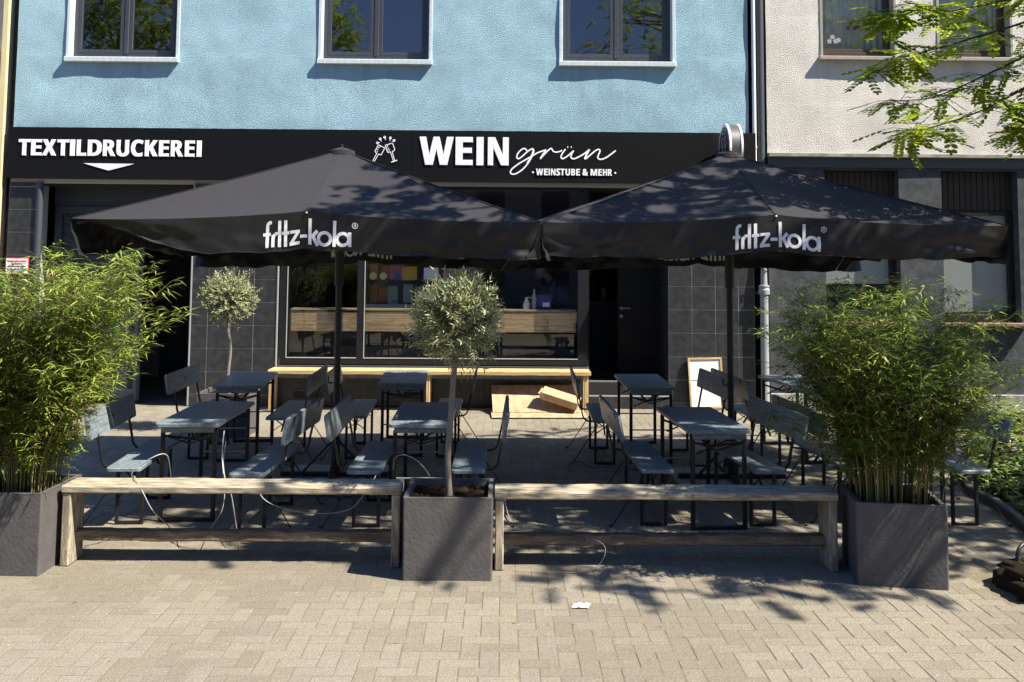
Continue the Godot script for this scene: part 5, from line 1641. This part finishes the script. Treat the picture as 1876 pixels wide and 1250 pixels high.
func skin(s: Sh, bones: Array, lo: Vector3, hi: Vector3, c: float) -> void:
	var nx := int((hi.x - lo.x) / c) + 1; var ny := int((hi.y - lo.y) / c) + 1; var nz := int((hi.z - lo.z) / c) + 1
	var f := PackedFloat32Array(); f.resize(nx * ny * nz); f.fill(1.0)
	var k := 0.022
	for b in bones:
		var A: Vector3 = b[0]; var B: Vector3 = b[1]
		var m: float = maxf(b[2], b[3]) + 0.05
		var l0 := Vector3(minf(A.x, B.x), minf(A.y, B.y), minf(A.z, B.z)) - Vector3.ONE * m
		var h0 := Vector3(maxf(A.x, B.x), maxf(A.y, B.y), maxf(A.z, B.z)) + Vector3.ONE * m
		var d := B - A
		var dd := maxf(d.length_squared(), 1e-9)
		for z in range(maxi(0, int((l0.z - lo.z) / c)), mini(nz, int((h0.z - lo.z) / c) + 1)):
			for y in range(maxi(0, int((l0.y - lo.y) / c)), mini(ny, int((h0.y - lo.y) / c) + 1)):
				for x in range(maxi(0, int((l0.x - lo.x) / c)), mini(nx, int((h0.x - lo.x) / c) + 1)):
					var p := lo + Vector3(x, y, z) * c
					var t := clampf((p - A).dot(d) / dd, 0.0, 1.0)
					var v := p.distance_to(A + d * t) - lerpf(b[2], b[3], t)
					var i := (z * ny + y) * nx + x
					var w := f[i]
					var h := clampf(0.5 + 0.5 * (w - v) / k, 0.0, 1.0)
					f[i] = lerpf(w, v, h) - k * h * (1.0 - h)
	var vid := {}
	var P := []; var N := []; var C := []
	for z in nz - 1:
		for y in ny - 1:
			for x in nx - 1:
				var i := (z * ny + y) * nx + x
				var q := [i, i + 1, i + nx, i + nx + 1, i + nx * ny, i + nx * ny + 1, i + nx * ny + nx, i + nx * ny + nx + 1]
				var neg := 0
				for e in q: neg += 1 if f[e] < 0.0 else 0
				if neg == 0 or neg == 8: continue
				var sum := Vector3.ZERO; var cnt := 0
				for e in [[0, 1], [2, 3], [4, 5], [6, 7], [0, 2], [1, 3], [4, 6], [5, 7], [0, 4], [1, 5], [2, 6], [3, 7]]:
					var a := f[q[e[0]]]; var b := f[q[e[1]]]
					if (a < 0.0) == (b < 0.0): continue
					var t := a / (a - b)
					var pa := Vector3(e[0] & 1, (e[0] >> 1) & 1, e[0] >> 2); var pb := Vector3(e[1] & 1, (e[1] >> 1) & 1, e[1] >> 2)
					sum += pa.lerp(pb, t); cnt += 1
				vid[i] = P.size()
				var pos := lo + (Vector3(x, y, z) + sum / cnt) * c
				P.append(pos)
				N.append(Vector3(f[q[1]] - f[q[0]] + f[q[7]] - f[q[6]], f[q[2]] - f[q[0]] + f[q[7]] - f[q[5]], f[q[4]] - f[q[0]] + f[q[7]] - f[q[3]]).normalized())
				var best := 9.0; var bc := Color.WHITE
				for b in bones:
					var d: Vector3 = b[1] - b[0]
					var t := clampf((pos - b[0]).dot(d) / maxf(d.length_squared(), 1e-9), 0.0, 1.0)
					var v: float = pos.distance_to(b[0] + d * t) - lerpf(b[2], b[3], t)
					if v < best: best = v; bc = b[4]
				C.append(bc)
	var step := [1, nx, nx * ny]
	for i in vid:
		for ax in 3:
			var j: int = i
			# edge from corner 0 along ax, shared by four cells
			var u: int = step[(ax + 1) % 3]; var w: int = step[(ax + 2) % 3]
			if (f[j] < 0.0) == (f[j + step[ax]] < 0.0): continue
			if not (vid.has(j - u) and vid.has(j - w) and vid.has(j - u - w)): continue
			var a: int = vid[j]; var b: int = vid[j - u]; var cc: int = vid[j - u - w]; var d: int = vid[j - w]
			s.col = C[a]
			s.tri3(P[a], P[b], P[cc], N[a], N[b], N[cc]); s.tri3(P[a], P[cc], P[d], N[a], N[cc], N[d])

func hand(b: Array, w: Vector3, d: Vector3, side: Vector3, skinc: Color) -> void:
	# palm, four unequal bent fingers and a thumb from the palm's side
	var palm := w + d * 0.085
	b.append([w, palm, 0.024, 0.030, skinc])
	var down := d.cross(side).normalized()
	for k in 4:
		var r := palm + side * (k - 1.5) * 0.019
		var l: float = [0.062, 0.074, 0.070, 0.054][k]
		var m := r + d * l * 0.55 + down * 0.006
		b.append([r, m, 0.0095, 0.009, skinc]); b.append([m, m + d * l * 0.35 + down * 0.022, 0.009, 0.008, skinc])
	var t := w + d * 0.03 + side * -0.028
	b.append([t, t + d * 0.045 - side * 0.022, 0.011, 0.010, skinc]); b.append([t + d * 0.045 - side * 0.022, t + d * 0.075 - side * 0.018 + down * 0.012, 0.010, 0.009, skinc])

func head(b: Array, c: Vector3, fw: Vector3, skinc: Color, hair: Color) -> void:
	var sd := fw.cross(Vector3.UP).normalized()
	b.append([c + Vector3(0, -0.03, 0) + fw * 0.012, c + Vector3(0, 0.045, 0), 0.078, 0.088, skinc])
	b.append([c + Vector3(0, -0.085, 0) + fw * 0.04, c + Vector3(0, -0.05, 0) + fw * 0.03, 0.042, 0.06, skinc])
	b.append([c + Vector3(0, 0.06, 0) - fw * 0.025, c + Vector3(0, 0.0, 0) - fw * 0.05, 0.088, 0.070, hair])
	b.append([c + fw * 0.085 + Vector3(0, 0.0, 0), c + fw * 0.102 + Vector3(0, -0.03, 0), 0.010, 0.014, skinc])
	b.append([c + fw * 0.084 + Vector3(0, -0.064, 0) - sd * 0.018, c + fw * 0.084 + Vector3(0, -0.064, 0) + sd * 0.018, 0.008, 0.008, Color(0.25, 0.09, 0.07)])
	for q in [-1.0, 1.0]:
		b.append([c + sd * q * 0.083 + Vector3(0, -0.02, 0), c + sd * q * 0.088 + Vector3(0, 0.018, 0), 0.012, 0.016, skinc])
		b.append([c + fw * 0.078 + sd * q * 0.031 + Vector3(0, 0.012, 0), c + fw * 0.079 + sd * q * 0.031 + Vector3(0, 0.013, 0), 0.012, 0.012, Color(0.03, 0.025, 0.02)])

func people() -> void:
	var sk := Color(0.34, 0.20, 0.14); var blk := Color(0.012, 0.012, 0.014); var nav := Color(0.015, 0.02, 0.05); var wht := Color(0.75, 0.75, 0.74)
	# standing in the doorway: dark shirt and shorts, white sneakers, facing into the room's left
	var b := []
	for q in [-1.0, 1.0]:
		var hip := Vector3(q * 0.09, 0.92, 0); var kn := Vector3(q * 0.10, 0.50, 0.03); var an := Vector3(q * 0.10, 0.09, -0.01)
		b.append([hip, kn, 0.088, 0.062, blk]); b.append([kn + Vector3(0, -0.03, 0), an, 0.052, 0.036, sk])
		b.append([an + Vector3(0, -0.045, -0.03), Vector3(q * 0.115, 0.035, 0.15), 0.044, 0.034, wht])
		var sh := Vector3(q * 0.19, 1.42, -0.01); var el := Vector3(q * 0.25, 1.14, -0.04); var wr := Vector3(q * 0.23, 0.90, 0.06)
		b.append([Vector3(q * 0.10, 1.43, 0), sh, 0.062, 0.060, blk]); b.append([sh, sh.lerp(el, 0.55), 0.056, 0.048, blk]); b.append([sh.lerp(el, 0.55), el, 0.044, 0.038, sk]); b.append([el, wr, 0.038, 0.026, sk])
		hand(b, wr, Vector3(0, -0.95, 0.3).normalized(), Vector3(0, 0.3, 0.95).normalized(), sk)
	b.append([Vector3(-0.07, 0.93, 0), Vector3(0.07, 0.93, 0), 0.105, 0.105, blk]); b.append([Vector3(0, 0.95, 0), Vector3(0, 1.15, 0.01), 0.125, 0.125, blk])
	b.append([Vector3(-0.05, 1.15, 0.01), Vector3(-0.08, 1.36, 0), 0.105, 0.095, blk]); b.append([Vector3(0.05, 1.15, 0.01), Vector3(0.08, 1.36, 0), 0.105, 0.095, blk])
	b.append([Vector3(0, 1.42, -0.01), Vector3(0, 1.56, 0.015), 0.056, 0.05, sk])
	head(b, Vector3(0, 1.655, 0.02), Vector3(0, 0, 1), sk, Color(0.02, 0.015, 0.01))
	figure("person", "person in dark shirt and shorts with white sneakers standing inside the dark doorway", Vector3(1.55, 0.34, -17.2), -0.5, b, Vector3(-0.40, -0.02, -0.22), Vector3(0.40, 1.80, 0.26), 0.013)
	# bending over the counter behind the shop window, blue shirt
	b = []
	for q in [-1.0, 1.0]:
		var hip := Vector3(q * 0.09, 0.92, -0.05); var kn := Vector3(q * 0.10, 0.50, 0.0); var an := Vector3(q * 0.10, 0.09, -0.04)
		b.append([hip, kn, 0.088, 0.062, nav]); b.append([kn, an, 0.06, 0.045, nav]); b.append([an + Vector3(0, -0.045, -0.03), Vector3(q * 0.115, 0.035, 0.12), 0.044, 0.034, blk])
		var sh := Vector3(q * 0.19, 1.34, 0.20); var el := Vector3(q * 0.24, 1.08, 0.30); var wr := Vector3(q * 0.17, 1.00, 0.52)
		var blue := Color(0.014, 0.03, 0.10)
		b.append([Vector3(q * 0.10, 1.36, 0.18), sh, 0.062, 0.060, blue]); b.append([sh, sh.lerp(el, 0.6), 0.056, 0.048, blue]); b.append([sh.lerp(el, 0.6), el, 0.044, 0.038, sk]); b.append([el, wr, 0.038, 0.026, sk])
		hand(b, wr, Vector3(0, -0.3, 0.95).normalized(), Vector3(1, 0, 0) * q, sk)
		b.append([Vector3(q * 0.05, 1.12, 0.02), Vector3(q * 0.08, 1.31, 0.16), 0.105, 0.095, blue])
	var blu := Color(0.014, 0.03, 0.10)
	b.append([Vector3(-0.07, 0.93, -0.05), Vector3(0.07, 0.93, -0.05), 0.105, 0.105, nav]); b.append([Vector3(0, 0.98, -0.04), Vector3(0, 1.14, 0.04), 0.122, 0.122, blu])
	b.append([Vector3(0, 1.37, 0.20), Vector3(0, 1.48, 0.30), 0.056, 0.05, sk])
	head(b, Vector3(0, 1.55, 0.36), Vector3(0, -0.45, 0.9).normalized(), sk, Color(0.03, 0.02, 0.012))
	figure("person", "person in blue shirt bending over the counter behind the shop window", Vector3(0.98, 0.34, -15.75), -1.35, b, Vector3(-0.36, -0.02, -0.28), Vector3(0.36, 1.74, 0.70), 0.013)

# ------------------------------------------------------------------ small things
func small_things() -> void:
	R.seed = 4242
	# boards of pale wood that stand behind the panes
	var wp := thing("counter_front", "pale wooden plank counter front right behind the shop panes", "counter", Vector3(-0.97, 0, -14.16))
	for k in 3:
		part("plank", Vector3(0, 1.065 + k * 0.093, 0), Vector3(4.08, 0.090, 0.03), M.counter_wood, wp, 0.003)
	part("top_board", Vector3(0, 1.332, -0.10), Vector3(4.08, 0.026, 0.26), M.counter_wood, wp, 0.004)
	part("base_panel", Vector3(0, 0.68, -0.06), Vector3(4.06, 0.66, 0.02), M.frame_dark, wp)
	var ct := thing("bar_counter", "dark bar counter deep inside the shop", "counter", Vector3(0.6, 0.34, -16.5))
	part("body", Vector3(0, 0.5, 0), Vector3(2.6, 1.0, 0.5), M.frame_dark, ct, 0.01)
	part("worktop", Vector3(0, 1.02, 0.02), Vector3(2.7, 0.04, 0.6), M.brown_frame, ct, 0.006)
	var cr := thing("crate", "blue crate with white label on the counter top behind the panes", "crate", Vector3(0.62, 1.345, -14.27))
	part("side", Vector3(0, 0.10, 0), Vector3(0.20, 0.20, 0.16), mat("crate_blue", lin(0.02, 0.04, 0.18), 0.5), cr, 0.01)
	part("paper_label", Vector3(0.02, 0.07, 0.082), Vector3(0.10, 0.06, 0.003), M.paper_white, cr, 0.001)
	part("rim", Vector3(0, 0.205, 0), Vector3(0.215, 0.02, 0.175), M.crate_blue, cr, 0.005)
	var jg := thing("jug", "small white spray jug beside the blue crate", "jug", Vector3(0.36, 1.345, -14.25))
	var js := Sh.new()
	js.lathe(Vector3.ZERO, [[0.0, 0.0], [0.045, 0.0], [0.05, 0.08], [0.03, 0.12], [0.018, 0.14], [0.02, 0.17], [0.0, 0.17]], 16)
	obj("body", js, M.paper_white, jg)
	part("nozzle", Vector3(0.03, 0.165, 0), Vector3(0.07, 0.025, 0.03), M.pipe_grey, jg)
	var bo := thing("bottle", "clear bottle between the jug and the blue crate", "bottle", Vector3(0.47, 1.345, -14.24))
	var bs := Sh.new()
	bs.lathe(Vector3.ZERO, [[0.0, 0.0], [0.036, 0.0], [0.036, 0.18], [0.013, 0.24], [0.013, 0.29], [0.0, 0.29]], 14)
	obj("body", bs, M.grey_steel, bo)
	# posters on a stand behind the second pane
	var st := thing("poster_rack", "dark rack with rows of coloured posters behind the wide pane", "poster rack", Vector3(-1.28, 0.34, -14.62))
	part("frame", Vector3(0.1, 0.86, -0.03), Vector3(1.9, 1.72, 0.03), M.frame_dark, st)
	part("shelf", Vector3(0.1, 1.01, 0.02), Vector3(1.7, 0.07, 0.08), M.grey_steel, st)
	var cols := [Color(0.45, 0.13, 0.07), Color(0.35, 0.10, 0.05), Color(0.45, 0.16, 0.17), Color(0.75, 0.48, 0.06), Color(0.75, 0.80, 0.82), Color(0.42, 0.22, 0.25), Color(0.65, 0.36, 0.04), Color(0.22, 0.10, 0.10)]
	for q in cols.size(): cols[q] = cols[q] * (0.6 if q != 4 else 1.0)
	var xs := [-0.63, -0.48, -0.27, -0.05, 0.19, 0.50, 0.68, 0.86]
	for k in 8:
		var s := Sh.new()
		s.col = cols[k]
		s.xf = Transform3D(Basis(Vector3(0, 0, 1), R.randf_range(-0.03, 0.03)), Vector3(0, R.randf_range(-0.02, 0.02), 0.001 * k))
		s.box(Vector3(xs[k], 1.50, 0.0), Vector3(R.randf_range(0.17, 0.22) if k > 1 else 0.12, R.randf_range(0.18, 0.24), 0.008), 0.001)
		var po := obj("poster", s, M.painted, st)
		var a := Sh.new()
		a.col = Color(0.03, 0.09, 0.30) if k > 1 else Color(0.6, 0.5, 0.3)
		a.tube([Vector3(xs[k], 1.46, 0.0045), Vector3(xs[k], 1.46, 0.0062)], 0.055, 14)
		if k == 4: a.col = Color(0.03, 0.35, 0.62)
		obj("print", a, M.painted, po)
		if k == 4:
			var r2 := Sh.new(); r2.col = Color(0.75, 0.05, 0.16)
			r2.box(Vector3(xs[k] + 0.02, 1.55, 0.006), Vector3(0.12, 0.05, 0.003), 0.001)
			obj("print", r2, M.painted, po)
	var c2 := [Color(0.28, 0.05, 0.03), Color(0.32, 0.06, 0.03), Color(0.28, 0.40, 0.29), Color(0.30, 0.42, 0.31), Color(0.36, 0.35, 0.37), Color(0.05, 0.05, 0.06), Color(0.08, 0.09, 0.09)]
	for k in 7:
		var s := Sh.new()
		s.col = c2[k] * 0.6
		s.xf = Transform3D(Basis(Vector3(0, 0, 1), R.randf_range(-0.04, 0.04)), Vector3(0, R.randf_range(-0.02, 0.02), 0.001 * k))
		s.box(Vector3(-0.63 + k * 0.165, 1.20, 0.0), Vector3(R.randf_range(0.11, 0.16), R.randf_range(0.22, 0.29), 0.008), 0.001)
		var po := obj("poster", s, M.painted, st)
		var a := Sh.new()
		a.col = Color(0.05, 0.07, 0.06)
		a.box(Vector3(-0.63 + k * 0.165, 1.09, 0.005), Vector3(0.11, 0.025, 0.003), 0.001)
		obj("print", a, M.painted, po)
	# cupboard in the passage
	var cb := thing("cabinet", "low pale cabinet inside the open gate passage", "cabinet", Vector3(-6.0, 0.0, -17.0))
	part("body", Vector3(0, 0.28, 0), Vector3(0.42, 0.50, 0.4), M.interior_grey, cb, 0.01)
	part("lid", Vector3(0, 0.545, 0), Vector3(0.44, 0.03, 0.42), M.paper_white, cb, 0.008)
	# folded cardboard under the window shelf
	var c1 := thing("cardboard_sheet", "large brown cardboard sheet leaning under the window shelf", "cardboard", Vector3(0.46, 0.0, -13.30))
	var b1 := Sh.new()
	b1.xf = Transform3D(Basis(Vector3(0, 1, 0), 0.05) * Basis(Vector3(1, 0, 0), 0.50), Vector3(0, 0.185, -0.17))
	b1.box(Vector3(0, 0, 0), Vector3(1.16, 0.007, 0.60), 0.001)
	obj("sheet", b1, M.cardboard, c1)
	for q in [[-0.28, 0.27], [0.40, 0.27]]:
		for j in 4:
			var mk := Sh.new()
			mk.xf = b1.xf
			mk.box(Vector3(q[0] + j * 0.018, 0.0045, q[1]), Vector3(0.006, 0.0012, 0.02 + 0.012 * (j % 2)), 0.0)
			obj("print", mk, M.cardboard_print, c1)
	var c3 := thing("cardboard_sheet", "flat brown cardboard sheet lying on the paving below the leaning one", "cardboard", Vector3(0.50, 0.0, -13.14))
	var b3 := Sh.new()
	b3.xf = Transform3D(Basis(Vector3(0, 1, 0), 0.035) * Basis(Vector3(1, 0, 0), 0.05), Vector3(0, 0.030, 0))
	b3.box(Vector3.ZERO, Vector3(1.25, 0.007, 0.45), 0.001)
	obj("sheet", b3, M.cardboard, c3)
	var c4 := thing("cardboard_box", "flattened brown cardboard box with printed side lying on the leaning sheet", "cardboard box", Vector3(0.80, 0.24, -13.30), -0.22)
	var b4 := Sh.new()
	b4.xf = Transform3D(Basis(Vector3(0, 0, 1), -0.27) * Basis(Vector3(1, 0, 0), 0.22), Vector3(0, -0.02, 0.02))
	b4.box(Vector3.ZERO, Vector3(0.52, 0.10, 0.24), 0.006)
	obj("body", b4, M.cardboard, c4)
	var pr := Sh.new()
	pr.xf = b4.xf
	for j in 4: pr.box(Vector3(-0.16 + j * 0.085, 0.0, 0.1212), Vector3(0.065, 0.06, 0.0015), 0.0)
	obj("print", pr, mat("box_print", lin(0.36, 0.24, 0.15), 0.9), c4)
	var fl := Sh.new()
	fl.xf = b4.xf
	fl.box(Vector3(-0.265, 0.02, 0.02), Vector3(0.05, 0.006, 0.22), 0.001)
	obj("flap", fl, M.cardboard, c4)
	# white board in a pine frame leaning on the tiled pier
	var wb := thing("framed_board", "white board in a pale pine frame leaning against the tiled pier", "board", Vector3(2.86, 0, -13.72))
	var bt := Basis(Vector3(0, 0, 1), 0.03) * Basis(Vector3(1, 0, 0), -0.13)
	var bd := func(called: String, ce: Vector3, s: Vector3, m: Material) -> void:
		var h := Sh.new()
		h.xf = Transform3D(bt, Vector3.ZERO)
		h.box(ce, s, 0.002)
		obj(called, h, m, wb)
	bd.call("board", Vector3(0, 0.36, 0.0), Vector3(0.44, 0.68, 0.012), M.paper_white)
	bd.call("frame_side", Vector3(-0.225, 0.36, 0.004), Vector3(0.026, 0.72, 0.034), M.wood_new)
	bd.call("frame_side", Vector3(0.225, 0.36, 0.004), Vector3(0.026, 0.72, 0.034), M.wood_new)
	bd.call("frame_top", Vector3(0, 0.707, 0.004), Vector3(0.424, 0.026, 0.034), M.wood_new)
	bd.call("frame_foot", Vector3(0, 0.040, 0.006), Vector3(0.40, 0.030, 0.034), M.wood_new)
	bd.call("divider", Vector3(0, 0.42, 0.008), Vector3(0.42, 0.010, 0.010), M.paper_white)
	bd.call("knob", Vector3(-0.09, 0.445, 0.012), Vector3(0.016, 0.016, 0.014), M.dark_print)
	# loose wire cables along the barrier
	var cables := [
		[V3([-2.58, 0.44, -7.25, -2.61, 0.52, -7.12, -2.59, 0.575, -7.10, -2.46, 0.665, -7.12, -2.40, 0.66, -7.2, -2.42, 0.52, -7.35, -2.46, 0.40, -7.5]), "pale wire loop standing up behind the left barrier's bamboo end"],
		[V3([-2.60, 0.50, -7.12, -2.57, 0.546, -7.04, -2.50, 0.545, -6.90, -2.41, 0.49, -6.785, -2.36, 0.36, -6.84, -2.30, 0.18, -7.05, -2.29, 0.01, -7.2]), "pale wire hanging over the left barrier's top beam"],
		[V3([-2.09, 0.77, -7.55, -2.03, 0.64, -7.3, -1.97, 0.50, -7.15, -1.955, 0.38, -7.12, -1.98, 0.27, -7.12, -2.05, 0.16, -7.12, -2.12, 0.01, -7.14]), "white wire falling from the first table behind the left barrier"],
		[V3([-2.06, 0.70, -7.5, -2.02, 0.60, -7.3, -1.95, 0.50, -7.12, -1.90, 0.40, -7.10, -1.86, 0.01, -7.2]), "thin white wire crossing behind the left barrier's beam"],
		[V3([-1.80, 0.44, -7.5, -1.70, 0.385, -7.15, -1.54, 0.31, -7.12, -1.29, 0.275, -7.12, -1.07, 0.305, -7.12, -0.97, 0.40, -7.2, -0.93, 0.46, -7.5]), "white wire sagging in an arc under the left barrier's top beam"],
		[V3([-0.80, 0.50, -7.5, -0.76, 0.645, -7.2, -0.69, 0.68, -7.15, -0.59, 0.635, -7.15, -0.50, 0.52, -7.15, -0.44, 0.30, -7.16, -0.42, 0.01, -7.18]), "white wire arching up behind the olive planter"],
		[V3([0.02, 0.40, -7.3, 0.10, 0.22, -7.05, 0.35, 0.225, -6.93, 0.70, 0.16, -6.82, 0.62, 0.02, -6.72, 0.30, 0.012, -6.70, 0.10, 0.014, -6.74]), "thin wire trailing over the right barrier's lower beam"],
		[V3([0.70, 0.012, -9.75, 0.66, 0.012, -9.95, 0.80, 0.02, -10.2, 0.95, 0.03, -9.85, 1.05, 0.25, -9.9, 1.08, 0.42, -10.05]), "dark wire loop on the paving by the bench before the cardboard"]]
	for i in cables.size():
		var s := Sh.new()
		s.tube(curve3(cables[i][0], 10), 0.0022 if i == 6 else 0.0036, 7)
		tag(obj("wire", s, M.cable_black if i == 7 else M.cable), cables[i][1], "cable", "loose wires between benches and barriers")
	# scrap of paper on the paving
	var pp := Sh.new()
	var pn := noise(FastNoiseLite.TYPE_SIMPLEX, 8.0, 2, 5)
	pp.grid(func(i, j):
		var x = i / 8.0 - 0.5; var y = j / 6.0 - 0.5
		return Vector3(0.495 + x * 0.10 + y * 0.02, 0.006 + 0.012 * absf(pn.get_noise_2d(i * 0.1, j * 0.1)), -6.08 - y * 0.075 * (1.0 - 0.5 * absf(x))), 8, 6)
	tag(obj("paper_scrap", pp, M.paper_white), "crumpled white paper scrap on the sunlit paving", "litter")
	# low stone with a bent steel hoop at the edge
	var ro := thing("soil_mound", "low dark mound of soil with grass by the picture's edge in front of the bed", "mound", Vector3(3.56, 0, -6.36))
	var rs := Sh.new()
	var rn := noise(FastNoiseLite.TYPE_SIMPLEX, 2.2, 3, 33)
	rs.grid(func(i, j):
		var a = TAU * i / 40.0; var e = PI * 0.5 * j / 12.0
		var d := Vector3(cos(a) * cos(e), sin(e), -sin(a) * cos(e))
		var sx := Vector3(pow(absf(d.x), 0.6) * signf(d.x) * 0.34, pow(d.y, 0.45) * 0.17, pow(absf(d.z), 0.6) * signf(d.z) * 0.28)
		return sx * (1.0 + 0.20 * rn.get_noise_3d(d.x, d.y, d.z) + 0.08 * rn.get_noise_3d(d.x * 5.0, d.y * 5.0, d.z * 5.0)), 40, 12)
	obj("earth", rs, M.dark_soil, ro)
	var rg := Sh.new()
	for k in 700:
		var a := R.randf() * TAU
		var q := sqrt(R.randf())
		rg.col = Color(0.08, 0.11, 0.03).lerp(Color(0.34, 0.33, 0.15), R.randf())
		var b := R.randf() * TAU
		rg.leaf(Vector3(cos(a) * q * 0.30, 0.165 * (1.0 - 0.5 * q * q), sin(a) * q * 0.25), Vector3(cos(b) * 0.6, R.randf_range(0.4, 1.0), sin(b) * 0.6).normalized(), Vector3.UP, R.randf_range(0.03, 0.08), 0.006, 0.3)
	stuff(obj("grass", rg, M.bed_leaf, ro))
	var hp := thing("steel_hoop", "bent dark steel hoop standing beside the low soil mound", "hoop", Vector3(3.56, 0, -6.62), 0.5)
	var hs := Sh.new()
	hs.tube(curve3(V3([-0.22, 0, 0, -0.22, 0.16, 0, -0.17, 0.24, 0, 0.0, 0.26, 0, 0.17, 0.24, 0, 0.22, 0.16, 0, 0.22, 0, 0]), 5), 0.012, 8)
	obj("bar", hs, M.black_steel, hp)
